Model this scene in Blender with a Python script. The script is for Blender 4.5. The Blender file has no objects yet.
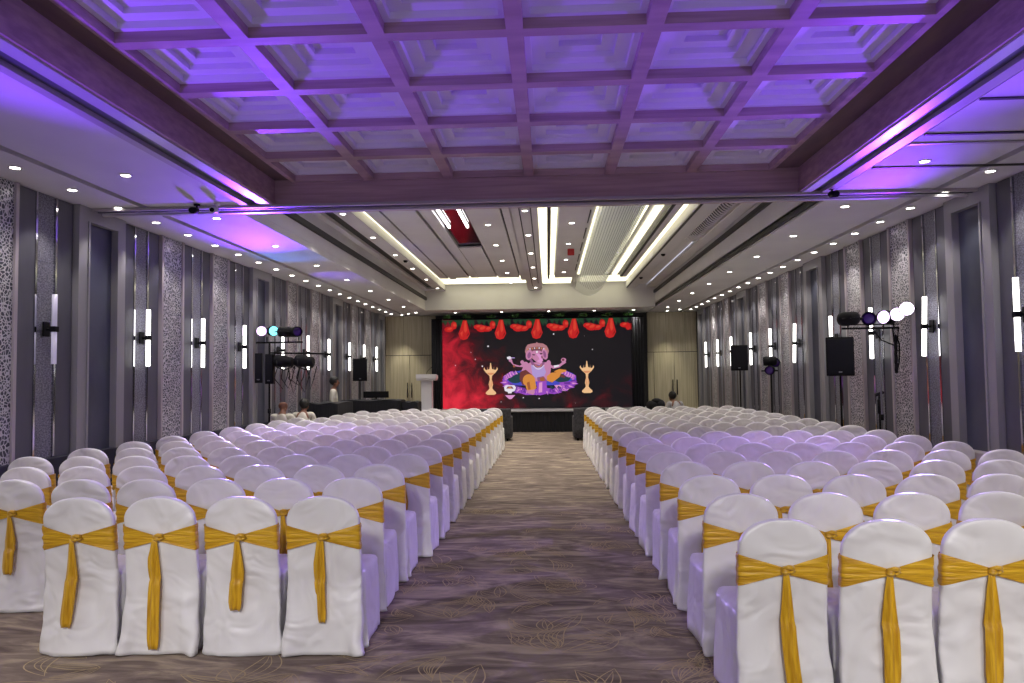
import bpy, bmesh, math, random
from mathutils import Vector, Matrix, noise
random.seed(7)
PI = math.pi
SC = bpy.context.scene
COL = SC.collection
# ------------------------------------------------------------------ helpers
def link(o, parent=None):
    COL.objects.link(o)
    if parent: o.parent = parent
    return o
def obj(name, bm, mats, parent=None, smooth=False, loc=None, label=None):
    me = bpy.data.meshes.new(name)
    bmesh.ops.recalc_face_normals(bm, faces=bm.faces)
    bm.to_mesh(me); bm.free()
    if not isinstance(mats, (list, tuple)): mats = [mats]
    for m in mats: me.materials.append(m)
    if smooth:
        for p in me.polygons: p.use_smooth = True
    o = bpy.data.objects.new(name, me)
    if loc: o.location = loc
    if label: o['label'] = label
    return link(o, parent)
def tag(o, label, cat, group=None, kind=None):
    o['label'] = label; o['category'] = cat
    if group: o['group'] = group
    if kind: o['kind'] = kind
    return o
def thing(name, label, cat, loc=(0, 0, 0), rz=0, group=None):
    o = bpy.data.objects.new(name, None)
    o.location = loc; o.rotation_euler = (0, 0, rz); o.empty_display_size = .1
    link(o)
    return tag(o, label, cat, group)
def struct(name, bm, mats, smooth=False):
    o = obj(name, bm, mats, smooth=smooth)
    o['kind'] = 'structure'
    return o
TR = [0]
def trim(bm, mats, smooth=False):
    TR[0] += 1
    return struct('trim_%d' % TR[0], bm, mats, smooth)
def dup(root, loc, rz=0, label=None, group=None):
    r = root.copy(); COL.objects.link(r); r.location = loc; r.rotation_euler = (0, 0, rz)
    if label: r['label'] = label
    if group: r['group'] = group
    for ch in list(root.children):
        c = ch.copy(); COL.objects.link(c); c.parent = r
        for g in ch.children:
            d = g.copy(); COL.objects.link(d); d.parent = c
    return r
def box(bm, x0, x1, y0, y1, z0, z1, mi=0):
    vs = [bm.verts.new((x, y, z)) for z in (z0, z1) for y in (y0, y1) for x in (x0, x1)]
    for f in ((0, 2, 3, 1), (4, 5, 7, 6), (0, 1, 5, 4), (2, 6, 7, 3), (0, 4, 6, 2), (1, 3, 7, 5)):
        fc = bm.faces.new([vs[i] for i in f]); fc.material_index = mi
def bbox(bm, x0, x1, y0, y1, z0, z1, bev=.01, seg=2, mi=0):
    b2 = bmesh.new(); box(b2, x0, x1, y0, y1, z0, z1, mi)
    bmesh.ops.bevel(b2, geom=list(b2.edges), offset=bev, segments=seg, affect='EDGES', profile=.5)
    me = bpy.data.meshes.new('t'); b2.to_mesh(me); b2.free()
    n0 = len(bm.faces); bm.from_mesh(me); bpy.data.meshes.remove(me)
    bm.faces.ensure_lookup_table()
    for f in bm.faces[n0:]: f.material_index = mi
def loft(bm, loops, mi=0, cap0=True, cap1=True, smooth=True, closed=True):
    rows = [[bm.verts.new(p) for p in l] for l in loops]
    n = len(rows[0])
    for a, b in zip(rows, rows[1:]):
        for i in range(n if closed else n - 1):
            j = (i + 1) % n
            f = bm.faces.new((a[i], a[j], b[j], b[i])); f.material_index = mi; f.smooth = smooth
    if cap0:
        f = bm.faces.new(rows[0][::-1]); f.material_index = mi
    if cap1:
        f = bm.faces.new(rows[-1]); f.material_index = mi
    return rows
def tube(bm, pts, r, n=10, mi=0, caps=True):
    pts = [Vector(p) for p in pts]
    rr = r if isinstance(r, (list, tuple)) else [r] * len(pts)
    loops = []
    up = Vector((0, 0, 1))
    for i, p in enumerate(pts):
        d = (pts[min(i + 1, len(pts) - 1)] - pts[max(i - 1, 0)]).normalized()
        a = up if abs(d.dot(up)) < .95 else Vector((1, 0, 0))
        u = d.cross(a).normalized(); v = d.cross(u).normalized()
        loops.append([p + (u * math.cos(2 * PI * k / n) + v * math.sin(2 * PI * k / n)) * rr[i] for k in range(n)])
    loft(bm, loops, mi, caps, caps)
def lathe(bm, prof, n=24, c=(0, 0, 0), mi=0, cap0=True, cap1=True):
    loft(bm, [[(c[0] + r * math.cos(2 * PI * k / n), c[1] + r * math.sin(2 * PI * k / n), c[2] + z) for k in range(n)] for r, z in prof], mi, cap0, cap1)
def ell(bm, c, r, mi=0, n=14, m=8):
    loops = []
    for j in range(1, m):
        t = PI * j / m
        loops.append([(c[0] + r[0] * math.sin(t) * math.cos(2 * PI * k / n), c[1] + r[1] * math.sin(t) * math.sin(2 * PI * k / n), c[2] - r[2] * math.cos(t)) for k in range(n)])
    loft(bm, loops, mi)
# ------------------------------------------------------------------ materials
def srgb(r, g, b):
    f = lambda c: (c / 255 / 12.92) if c / 255 <= .04045 else ((c / 255 + .055) / 1.055) ** 2.4
    return (f(r), f(g), f(b), 1)
def mat(name, col, rough=.6, metal=0, emit=None, es=0, spec=None, sheen=0, alpha=None, trans=0):
    m = bpy.data.materials.new(name); m.use_nodes = True
    b = m.node_tree.nodes['Principled BSDF']
    b.inputs['Base Color'].default_value = col
    b.inputs['Roughness'].default_value = rough
    b.inputs['Metallic'].default_value = metal
    if spec is not None: b.inputs['Specular IOR Level'].default_value = spec
    if emit: b.inputs['Emission Color'].default_value = emit; b.inputs['Emission Strength'].default_value = es
    if sheen: b.inputs['Sheen Weight'].default_value = sheen
    if alpha is not None: b.inputs['Alpha'].default_value = alpha
    if trans: b.inputs['Transmission Weight'].default_value = trans
    return m
def nt(m): return m.node_tree, m.node_tree.nodes['Principled BSDF']
def node(t, typ, **kw):
    n = t.nodes.new(typ)
    for k, v in kw.items():
        if k.startswith('i_'):
            key = k[2:].replace('_', ' ')
            n.inputs[key].default_value = v
        else: setattr(n, k, v)
    return n
def noisy(m, c1, c2, scale=5, detail=3, stretch=(1, 1, 1), bump=0, bscale=None, dist=0, lo=.35, hi=.65):
    t, b = nt(m)
    tc = node(t, 'ShaderNodeTexCoord'); mp = node(t, 'ShaderNodeMapping'); mp.inputs['Scale'].default_value = stretch
    t.links.new(tc.outputs['Object'], mp.inputs['Vector'])
    n = node(t, 'ShaderNodeTexNoise', i_Scale=scale, i_Detail=detail, i_Distortion=dist)
    t.links.new(mp.outputs[0], n.inputs['Vector'])
    r = node(t, 'ShaderNodeValToRGB')
    r.color_ramp.elements[0].position = lo; r.color_ramp.elements[1].position = hi
    r.color_ramp.elements[0].color = c1; r.color_ramp.elements[1].color = c2
    t.links.new(n.outputs['Fac'], r.inputs[0]); t.links.new(r.outputs[0], b.inputs['Base Color'])
    if bump:
        n2 = node(t, 'ShaderNodeTexNoise', i_Scale=bscale or scale, i_Detail=4)
        t.links.new(mp.outputs[0], n2.inputs['Vector'])
        bp = node(t, 'ShaderNodeBump', i_Strength=bump, i_Distance=.01)
        t.links.new(n2.outputs['Fac'], bp.inputs['Height']); t.links.new(bp.outputs[0], b.inputs['Normal'])
    return m
M = {}
M['cloth'] = noisy(mat('white_satin_cloth', srgb(232, 230, 232), .36, sheen=.3), srgb(226, 224, 226), srgb(236, 235, 236), 3, 2)
t, b = nt(M['cloth'])      # soft horizontal and diagonal creases
tc = node(t, 'ShaderNodeTexCoord'); oi = node(t, 'ShaderNodeObjectInfo'); mp = node(t, 'ShaderNodeMapping')
va = node(t, 'ShaderNodeVectorMath', operation='MULTIPLY_ADD'); va.inputs[1].default_value = (1, 1, 1)
cx = node(t, 'ShaderNodeCombineXYZ'); mr = node(t, 'ShaderNodeMath', operation='MULTIPLY'); mr.inputs[1].default_value = 37
t.links.new(oi.outputs['Random'], mr.inputs[0]); t.links.new(mr.outputs[0], cx.inputs[0]); t.links.new(mr.outputs[0], cx.inputs[2])
mp.inputs['Scale'].default_value = (2.2, 2.2, 2.6); mp.inputs['Rotation'].default_value = (0, .5, 0)
t.links.new(tc.outputs['Object'], mp.inputs['Vector']); t.links.new(mp.outputs[0], va.inputs[0]); t.links.new(cx.outputs[0], va.inputs[2])
n2 = node(t, 'ShaderNodeTexNoise', i_Scale=1.5, i_Detail=1.0, i_Distortion=1.6); t.links.new(va.outputs[0], n2.inputs['Vector'])
bp = node(t, 'ShaderNodeBump', i_Strength=.55, i_Distance=.06); t.links.new(n2.outputs['Fac'], bp.inputs['Height']); t.links.new(bp.outputs[0], b.inputs['Normal'])
M['gold'] = noisy(mat('mustard_gold_satin', srgb(196, 146, 22), .38, sheen=.2), srgb(190, 140, 8), srgb(226, 178, 34), 7, 2, (1, 1, 9), bump=1)
M['gold_tail'] = noisy(mat('mustard_gold_satin_tail', srgb(196, 146, 22), .38, sheen=.2), srgb(188, 138, 8), srgb(226, 178, 34), 8, 2, (6, 6, .6), bump=.8)
M['black'] = mat('matte_black', srgb(9, 9, 14), .7, spec=.2)
M['blackcloth'] = noisy(mat('black_drape', srgb(14, 15, 24), .85), srgb(10, 11, 18), srgb(22, 23, 34), 6, 3, (6, 6, .5))
M['navy'] = mat('dark_navy_base', srgb(22, 22, 44), .7)
M['darkgrey'] = noisy(mat('charcoal_fabric', srgb(60, 60, 66), .8), srgb(50, 50, 56), srgb(72, 72, 78), 20)
M['ceil'] = noisy(mat('ceiling_paint', srgb(205, 203, 205), .7), srgb(198, 196, 199), srgb(208, 207, 208), .8)
M['beam'] = noisy(mat('mauve_wood_beam', srgb(172, 142, 150), .5), srgb(156, 126, 136), srgb(180, 150, 156), 3, 4, (.4, 2, 8))
M['border'] = noisy(mat('brown_wood_border', srgb(110, 88, 84), .6), srgb(94, 76, 74), srgb(116, 94, 88), 3, 4, (2, .4, 8))
M['coffer'] = mat('coffer_white_paint', srgb(226, 224, 228), .6)
M['slot'] = mat('dark_slot', srgb(40, 40, 42), .6)
M['grille'] = mat('aluminium_slot_diffuser', srgb(96, 98, 110), .35, .6)
M['bright'] = mat('satin_metal_trim', srgb(190, 186, 196), .35, .4)
M['panel'] = noisy(mat('grey_wall_panel', srgb(80, 80, 90), .5), srgb(74, 74, 84), srgb(86, 86, 96), 3, 3, (1, 1, .3))
M['pier'] = mat('light_grey_pier', srgb(136, 135, 140), .4)
M['slate'] = noisy(mat('slate_blue_panel', srgb(66, 70, 86), .4), srgb(56, 60, 76), srgb(78, 82, 98), 2, 4, (1, 1, .5))
M['frame'] = mat('panel_frame', srgb(168, 160, 164), .4, .2)
M['mirror'] = mat('mirror_strip', srgb(190, 190, 196), .08, 1)
M['cream'] = noisy(mat('cream_wood_panel', srgb(186, 178, 150), .5), srgb(172, 164, 138), srgb(192, 184, 158), 4, 4, (6, 6, .25))
M['lamp'] = mat('downlight_glow', (1, 1, 1, 1), .4, emit=(1, .95, .86, 1), es=10)
M['rim'] = mat('white_lamp_rim', srgb(220, 218, 216), .4)
M['sconce'] = mat('sconce_glow', (1, 1, 1, 1), .4, emit=(1, .985, .93, 1), es=2.6)
M['sconce_off'] = mat('sconce_opal_glass', srgb(190, 186, 204), .3, emit=(.8, .75, 1, 1), es=.12)
M['cove'] = mat('cove_glow', (1, 1, 1, 1), .4, emit=(1, .95, .62, 1), es=1.0)
M['linear'] = mat('linear_lamp_glow', (1, 1, 1, 1), .4, emit=(1, .95, .95, 1), es=5)
M['white'] = mat('white_laminate', srgb(214, 212, 220), .4)
M['skin'] = mat('brown_skin', srgb(126, 84, 66), .55)
M['skin_red'] = mat('ruddy_skin', srgb(150, 96, 82), .5)
M['hair'] = mat('black_hair', srgb(18, 16, 18), .6)
M['shirt'] = noisy(mat('white_shirt', srgb(206, 202, 190), .7), srgb(196, 192, 180), srgb(214, 210, 200), 9)
M['shirt2'] = noisy(mat('pale_grey_shirt', srgb(176, 176, 182), .7), srgb(166, 166, 172), srgb(186, 186, 190), 9)
M['trouser'] = mat('dark_trousers', srgb(26, 26, 32), .8)
M['leaf'] = noisy(mat('green_leaves', srgb(66, 124, 60), .5), srgb(46, 92, 44), srgb(110, 170, 90), 30)
M['chrome'] = mat('grey_metal', srgb(120, 120, 126), .3, .8)
def em(name, c, s): return mat(name, (0, 0, 0, 1), .6, emit=c, es=s)
# textured centre strip: fine horizontal weave
m = M['weave'] = mat('woven_wall_panel', srgb(120, 119, 128), .45); t, b = nt(m)
tc = node(t, 'ShaderNodeTexCoord'); mp = node(t, 'ShaderNodeMapping'); mp.inputs['Scale'].default_value = (30, 30, 60)
t.links.new(tc.outputs['Object'], mp.inputs[0])
n1 = node(t, 'ShaderNodeTexNoise', i_Scale=1.3, i_Detail=3); t.links.new(mp.outputs[0], n1.inputs['Vector'])
r = node(t, 'ShaderNodeValToRGB'); r.color_ramp.elements[0].position = .38; r.color_ramp.elements[1].position = .62
r.color_ramp.elements[0].color = srgb(76, 77, 88); r.color_ramp.elements[1].color = srgb(128, 128, 140)
t.links.new(n1.outputs['Fac'], r.inputs[0]); t.links.new(r.outputs[0], b.inputs['Base Color'])
bp = node(t, 'ShaderNodeBump', i_Strength=.5, i_Distance=.01); t.links.new(n1.outputs['Fac'], bp.inputs['Height']); t.links.new(bp.outputs[0], b.inputs['Normal'])
# lattice: silver cut-out curls over a dark back
m = M['lattice'] = mat('cut_metal_lattice', srgb(200, 200, 205), .3); t, b = nt(m)
tc = node(t, 'ShaderNodeTexCoord')
ns = node(t, 'ShaderNodeTexNoise', i_Scale=3, i_Detail=1); t.links.new(tc.outputs['Object'], ns.inputs['Vector'])
mx = node(t, 'ShaderNodeMix', data_type='RGBA'); mx.inputs[0].default_value = .12
t.links.new(tc.outputs['Object'], mx.inputs[6]); t.links.new(ns.outputs['Color'], mx.inputs[7])
vo = node(t, 'ShaderNodeTexVoronoi', feature='DISTANCE_TO_EDGE', i_Scale=29); t.links.new(mx.outputs[2], vo.inputs['Vector'])
r = node(t, 'ShaderNodeValToRGB'); e = r.color_ramp.elements
e[0].position = .09; e[0].color = (1, 1, 1, 1); e[1].position = .14; e[1].color = (0, 0, 0, 1)
t.links.new(vo.outputs['Distance'], r.inputs[0])
m2 = node(t, 'ShaderNodeMix', data_type='RGBA'); m2.inputs[6].default_value = srgb(58, 60, 76); m2.inputs[7].default_value = srgb(206, 204, 212)
t.links.new(r.outputs[0], m2.inputs[0]); t.links.new(m2.outputs[2], b.inputs['Base Color'])
m3 = node(t, 'ShaderNodeMath', operation='MULTIPLY'); m3.inputs[1].default_value = .5; t.links.new(r.outputs[0], m3.inputs[0]); t.links.new(m3.outputs[0], b.inputs['Metallic'])
bp = node(t, 'ShaderNodeBump', i_Strength=.8, i_Distance=.01); t.links.new(r.outputs[0], bp.inputs['Height']); t.links.new(bp.outputs[0], b.inputs['Normal'])
# carpet: brushed taupe with darker plum sweeps
m = M['carpet'] = mat('taupe_carpet', srgb(100, 88, 84), .9, spec=.15); t, b = nt(m)
tc = node(t, 'ShaderNodeTexCoord'); mp = node(t, 'ShaderNodeMapping'); mp.inputs['Scale'].default_value = (1.1, 3.2, 1)
t.links.new(tc.outputs['Object'], mp.inputs[0])
n1 = node(t, 'ShaderNodeTexNoise', i_Scale=1.4, i_Detail=6, i_Distortion=1.6, i_Roughness=.6); t.links.new(mp.outputs[0], n1.inputs['Vector'])
r = node(t, 'ShaderNodeValToRGB'); e = r.color_ramp.elements
e[0].position = .34; e[0].color = srgb(94, 82, 76); e[1].position = .68; e[1].color = srgb(168, 154, 134)
k = r.color_ramp.elements.new(.5); k.color = srgb(124, 111, 102)
t.links.new(n1.outputs['Fac'], r.inputs[0]); t.links.new(r.outputs[0], b.inputs['Base Color'])
n2 = node(t, 'ShaderNodeTexNoise', i_Scale=260, i_Detail=2); t.links.new(tc.outputs['Object'], n2.inputs['Vector'])
bp = node(t, 'ShaderNodeBump', i_Strength=.4, i_Distance=.004); t.links.new(n2.outputs['Fac'], bp.inputs['Height']); t.links.new(bp.outputs[0], b.inputs['Normal'])
M['vein'] = mat('cream_leaf_line', srgb(172, 154, 120), .9, spec=.1)
M['vein2'] = mat('tan_leaf_line', srgb(166, 148, 118), .9, spec=.1)
# sheer slatted canopy
M['sheer'] = mat('sheer_white', srgb(226, 232, 232), .4, alpha=.55)
t = M['sheer'].node_tree; b = t.nodes['Principled BSDF']; out = [n for n in t.nodes if n.type == 'OUTPUT_MATERIAL'][0]
tl = node(t, 'ShaderNodeBsdfTranslucent'); tl.inputs[0].default_value = (.9, .95, .95, 1); ms = node(t, 'ShaderNodeMixShader'); ms.inputs[0].default_value = .5
t.links.new(b.outputs[0], ms.inputs[1]); t.links.new(tl.outputs[0], ms.inputs[2]); t.links.new(ms.outputs[0], out.inputs['Surface'])
M['rod'] = mat('frosted_rod', srgb(216, 224, 232), .15, alpha=.7)
# ------------------------------------------------------------------ room
XL, XR, Y0, YE, ZC = -5.47, 4.94, -3.5, 24.7, 3.74
WX0, WX1, WYE = -3.2, 2.9, 8.5          # coffered well
FX0, FX1, FYA, FYB, FZ = -3.75, 3.29, 8.86, 22.6, 4.34   # far well
bm = bmesh.new()
box(bm, XL - .1, XR + .1, Y0, YE + .2, -.1, 0)
def ribbon(bm, pts, w, z, mi):
    prev = None
    for i, p in enumerate(pts):
        a = Vector(pts[max(i - 1, 0)]); c = Vector(pts[min(i + 1, len(pts) - 1)])
        d = (c - a).normalized(); n = Vector((-d.y, d.x))
        ww = w * (.35 + .65 * math.sin(PI * (i + .5) / len(pts)))
        q = (bm.verts.new((p[0] + n.x * ww / 2, p[1] + n.y * ww / 2, z)), bm.verts.new((p[0] - n.x * ww / 2, p[1] - n.y * ww / 2, z)))
        if prev:
            f = bm.faces.new((prev[0], prev[1], q[1], q[0])); f.material_index = mi
        prev = q
def leaf(bm, x, y, a, L, W, mi, veins):
    ca, sa = math.cos(a), math.sin(a)
    T = lambda u, v: (x + ca * u - sa * v, y + sa * u + ca * v)
    bend = random.uniform(-.25, .25)
    for s in (-1, 1):
        ribbon(bm, [T(L * k / 14, s * W * math.sin(PI * (k / 14) ** .8) + bend * L * math.sin(PI * k / 14)) for k in range(15)], .008, .0015 + .0004 * mi, mi)
    for v in range(veins):
        fr = (v + 1) / (veins + 1) * 2 - 1
        ribbon(bm, [T(L * (.06 + .82 * k / 10), fr * W * .8 * math.sin(PI * (k / 10) ** .8) + bend * L * math.sin(PI * k / 10)) for k in range(11)], .006, .0015, mi)
for i in range(190):
    x = random.uniform(-3.8, 3.8) if i % 3 else random.uniform(-1.5, 1.3)
    y = random.uniform(2.6, 9.5) if i % 4 else random.uniform(2.8, 6.5)
    n = random.choice((1, 2, 3)); a0 = random.uniform(0, 2 * PI)
    for k in range(n):
        leaf(bm, x, y, a0 + (k - n / 2) * .7, random.uniform(.2, .5), random.uniform(.04, .09), random.choice((1, 1, 2)), random.choice((1, 2, 4)))
struct('floor', bm, [M['carpet'], M['vein'], M['vein2']])
# side ceilings (drop ceilings with slots)
def ceil_strip(x0, x1, y0, y1, z=ZC, m='ceil', th=.1):
    bm = bmesh.new(); box(bm, x0, x1, y0, y1, z, z + th)
    return bm, M[m]
bm = bmesh.new()
for x0, x1, y0, y1, zz, mi in (
    (XL - .1, -4.79, Y0, YE, ZC, 0), (-4.79, -4.69, Y0, YE, ZC + .05, 1), (-4.69, -3.54, Y0, WYE, ZC, 0), (-4.69, FX0, WYE, YE, ZC, 0),
    (4.46, XR + .1, Y0, YE, ZC, 0), (4.36, 4.46, Y0, YE, ZC + .05, 1), (3.27, 4.36, Y0, WYE, ZC, 0), (3.33, 4.36, WYE, YE, ZC, 0), (FX1, 3.33, WYE, YE, ZC + .03, 1)):
    box(bm, x0, x1, y0, y1, zz, zz + .1, mi)
box(bm, FX0, FX1, FYB, YE, ZC, ZC + .8, 0)      # bulkhead over the stage
box(bm, FX0, FX1, WYE, FYA, ZC - .02, ZC + .9, 2)   # bulkhead between the wells
for yy in (2.2, 3.3, 4.3):
    pass
struct('ceiling', bm, [M['ceil'], M['slot'], M['beam']])
# mouldings beside the coffered well
def strips(lst):
    for x0, x1, y0, y1, z0, z1, m in lst:
        bm = bmesh.new(); box(bm, x0, x1, y0, y1, z0, z1); trim(bm, M[m])
strips([(-3.54, -3.46, Y0, WYE, ZC - .02, ZC + .08, 'frame'), (-3.46, -3.32, Y0, WYE, ZC + .02, ZC + .08, 'grille'), (-3.32, -3.2, Y0, WYE, ZC - .015, ZC + .26, 'bright'),
        (3.12, 3.23, Y0, WYE, ZC - .02, ZC + .08, 'frame'), (3.0, 3.12, Y0, WYE, ZC + .02, ZC + .08, 'grille'), (2.9, 3.0, Y0, WYE, ZC - .015, ZC + .26, 'bright'),
        (3.23, 3.27, Y0, WYE, ZC + .03, ZC + .1, 'slot')])
# partition tracks
strips([(XL + .1, XR - .1, 8.44, 8.49, ZC - .035, ZC - .003, 'frame'), (XL + .1, XR - .1, 8.55, 8.57, ZC - .035, ZC - .023, 'grille'), (XL + .1, XR - .1, 8.64, 8.7, ZC - .05, ZC - .023, 'bright'),
        (3.28, XR, 5.62, 5.66, ZC - .012, ZC - .002, 'slot'), (3.28, XR, 6.45, 6.49, ZC - .012, ZC - .002, 'slot'), (3.28, XR, 6.71, 6.76, ZC - .012, ZC - .002, 'frame'), (3.28, XR, 7.48, 7.53, ZC - .012, ZC - .002, 'slot')])
# coffered ceiling
GX0, GP, GZ, GYP = -2.98, .93, 4.0, .907
bm = bmesh.new()
def quad(bm, pts, mi):
    f = bm.faces.new([bm.verts.new(p) for p in pts]); f.material_index = mi
def rectf(bm, x0, x1, y0, y1, z, mi): quad(bm, [(x0, y0, z), (x0, y1, z), (x1, y1, z), (x1, y0, z)], mi)
def ringv(bm, x0, x1, y0, y1, z0, z1, mi):
    P = [(x0, y0), (x1, y0), (x1, y1), (x0, y1)]
    for i in range(4):
        a, c = P[i], P[(i + 1) % 4]
        quad(bm, [(a[0], a[1], z0), (c[0], c[1], z0), (c[0], c[1], z1), (a[0], a[1], z1)], mi)
def ringh(bm, a, c, z, mi):     # a outer rect, c inner rect
    ax0, ax1, ay0, ay1 = a; cx0, cx1, cy0, cy1 = c
    quad(bm, [(ax0, ay0, z), (ax1, ay0, z), (cx1, cy0, z), (cx0, cy0, z)], mi)
    quad(bm, [(ax1, ay0, z), (ax1, ay1, z), (cx1, cy1, z), (cx1, cy0, z)], mi)
    quad(bm, [(ax1, ay1, z), (ax0, ay1, z), (cx0, cy1, z), (cx1, cy1, z)], mi)
    quad(bm, [(ax0, ay1, z), (ax0, ay0, z), (cx0, cy0, z), (cx0, cy1, z)], mi)
NY = 13
gy1 = WYE; gy0 = gy1 - NY * GYP
for i in range(6):
    for j in range(NY):
        o = (GX0 + i * GP, GX0 + (i + 1) * GP, gy0 + j * GYP, gy0 + (j + 1) * GYP)
        z = GZ; h = .057
        r = (o[0] + h, o[1] - h, o[2] + h, o[3] - h)
        ringh(bm, o, r, z, 0); ringv(bm, *r, z, z + .075, 0); z += .075
        for ins, up in ((.045, .05), (.105, .045), (.1, .045)):
            q = (r[0] + ins, r[1] - ins, r[2] + ins, r[3] - ins)
            ringh(bm, r, q, z, 1); ringv(bm, *q, z, z + up, 1); z += up; r = q
        rectf(bm, *r, z, 1)
rectf(bm, WX0, GX0, gy0, WYE, GZ + .03, 2); rectf(bm, GX0 + 6 * GP, WX1, gy0, WYE, GZ + .03, 2)
quad(bm, [(GX0, gy0, GZ), (GX0, WYE, GZ), (GX0, WYE, GZ + .03), (GX0, gy0, GZ + .03)], 0)
quad(bm, [(GX0 + 6 * GP, gy0, GZ), (GX0 + 6 * GP, WYE, GZ), (GX0 + 6 * GP, WYE, GZ + .03), (GX0 + 6 * GP, gy0, GZ + .03)], 0)
o = struct('ceiling', bm, [M['beam'], M['coffer'], M['border']])
# well fascias
bm = bmesh.new()
box(bm, WX0 - .012, WX0 + .012, gy0, WYE - .001, ZC + .0, GZ + .05); box(bm, WX1 - .012, WX1 + .012, gy0, WYE - .001, ZC + .0, GZ + .05)
box(bm, WX0 + .013, WX1 - .013, WYE - .012, WYE - .001, ZC - .018, GZ + .03)
box(bm, WX0 + .012, WX0 + .03, gy0, WYE - .02, ZC + .0, ZC + .03); box(bm, WX1 - .03, WX1 - .012, gy0, WYE - .02, ZC + .0, ZC + .03)
trim(bm, M['beam'])
# far well
bm = bmesh.new()
box(bm, FX0 - .05, FX0, FYA, FYB, ZC + .102, FZ + .3, 0); box(bm, FX1, FX1 + .05, FYA, FYB, ZC + .1, FZ + .3, 0)
# ceiling field with gaps for coves and slots
def far(x0, x1, y0=FYA, y1=FYB, z=FZ, mi=0): box(bm, x0, x1, y0, y1, z, z + .06, mi)
far(FX0, -3.62); far(-3.62, -3.4, z=FZ + .06, mi=1, y1=22.2); far(-3.62, -3.4, y0=22.2); far(-3.4, -3.12)
# left recessed tray
far(-3.12, -.56, z=FZ + .2); far(-.56, -.14, z=FZ - .02)
far(-2.95, -2.72, y1=20.3, z=FZ + .06); far(-2.72, -2.66, y1=20.3, z=FZ + .1, mi=1); far(-2.66, -2.5, y1=20.3, z=FZ + .04); far(-2.5, -2.1, y1=19.9, z=FZ + .02)
far(-2.1, -2.04, y1=19.6, z=FZ + .1, mi=1); far(-2.04, -1.83, y1=19.9, z=FZ + .02)
far(-1.35, -1.3, y1=20.2, z=FZ + .1, mi=1); far(-1.3, -.74, y1=20.0, z=FZ + .02); far(-.74, -.7, y1=19.5, z=FZ + .06, mi=1); far(-.7, -.56, y1=20.4, z=FZ + .0)
# right recessed tray
far(-.14, .03, z=FZ + .16); far(.03, .08, y1=20.6, z=FZ + .04, mi=1); far(.03, 2.42, z=FZ + .2); far(.22, .72, y1=20.2, z=FZ + .02); far(.72, .78, z=FZ + .08)
far(.78, 1.72, y1=20.4, z=FZ + .12); far(2.08, 2.2, y1=20.5, z=FZ + .05); far(2.02, 2.08, y1=20.5, z=FZ + .05, mi=1)
far(2.42, 2.72); far(2.42, 2.46, z=FZ - .01, mi=1); far(2.72, 3.04, z=FZ + .1, mi=0); far(3.04, FX1)
# reveals
box(bm, -3.13, -3.11, FYA, FYB, FZ, FZ + .25); box(bm, -.58, -.56, FYA, FYB, FZ, FZ + .25); box(bm, -.155, -.135, FYA, FYB, FZ, FZ + .2); box(bm, 2.4, 2.42, FYA, FYB, FZ, FZ + .25)
for k in range(7):      # dashed slot beside the canopy
    box(bm, .735, .755, FYA + .3 + k * 1.5, FYA + 1.3 + k * 1.5, FZ + .06, FZ + .079, 1)
box(bm, FX0, FX0 + .05, FYA, FYB, ZC + .31, ZC + .4, 1); box(bm, FX1 - .05, FX1, FYA, FYB, ZC + .42, ZC + .5, 1)
box(bm, FX0, FX0 + .03, FYA, FYB, ZC + .4, ZC + .47, 0)
box(bm, -.43, -.41, FYA, FYB - 1, FZ - .026, FZ - .02, 1); box(bm, -.25, -.23, FYA, FYB - 1.6, FZ - .026, FZ - .02, 1)
struct('ceiling', bm, [M['ceil'], M['slot']])
# dark glossy panel between two linear lamps
bm = bmesh.new(); box(bm, -1.83, -1.35, FYA, 15.3, FZ + .09, FZ + .12); box(bm, -1.83, -1.35, 15.3, 20.0, FZ + .04, FZ + .07, 1)
trim(bm, [mat('dark_glossy_ceiling', srgb(34, 22, 34), .08, .6), M['ceil']])
for x, w in ((-1.74, 'left'), (-1.41, 'right')):
    bm = bmesh.new(); box(bm, x - .018, x + .018, FYA + .1, 13.2, FZ + .03, FZ + .06)
    t_ = thing('linear_lamp', 'thin white linear ceiling lamp, %s of the pair beside the dark glossy strip' % w, 'lamp', (0, 0, 0), group='linear lamps in the far ceiling')
    obj('diffuser', bm, M['linear'], t_)
    bm = bmesh.new(); box(bm, x - .024, x + .024, FYA + .08, 13.22, FZ + .06, FZ + .09); obj('housing', bm, M['rim'], t_)
# cove strips (the light source lies on the ledge)
def cove(x0, x1, y0, y1, z, lab):
    bm = bmesh.new(); box(bm, x0, x1, y0, y1, z, z + .012)
    tag(obj('cove_light', bm, M['cove']), lab, 'light', 'cove lights of the far ceiling')
cove(-3.1, -2.97, FYA + .02, 20.8, FZ + .17, 'warm cove light along the left edge of the far ceiling tray')
cove(-3.1, -.6, 20.9, 22.4, FZ + .17, 'warm cove light across the far end, left of the central rib')
cove(-.13, .02, FYA + .02, 20.9, FZ + .145, 'warm cove light just right of the central ceiling rib')
cove(.1, .2, FYA + .02, 21.6, FZ + .17, 'thin cove light beside the row of downlights right of centre')
cove(-.12, .72, 21.0, 22.4, FZ + .14, 'short cove light across the far end, right of the central rib')
cove(.84, .92, FYA + .02, 20.2, FZ + .1, 'added light strip above the left edge of the sheer canopy')  # this strip and the next are added to make the canopy glow from above
cove(1.6, 1.68, FYA + .02, 20.2, FZ + .1, 'added light strip above the right edge of the sheer canopy')
cove(1.84, 1.98, FYA + .02, 20.9, FZ + .17, 'warm cove light next to the sheer slatted canopy')
cove(2.24, 2.38, FYA + .02, 21.1, FZ + .17, 'warm cove light nearest the ribbed air grille')
cove(1.0, 2.38, 21.2, 22.4, FZ + .17, 'warm cove light across the far end, right of the canopy')
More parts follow.
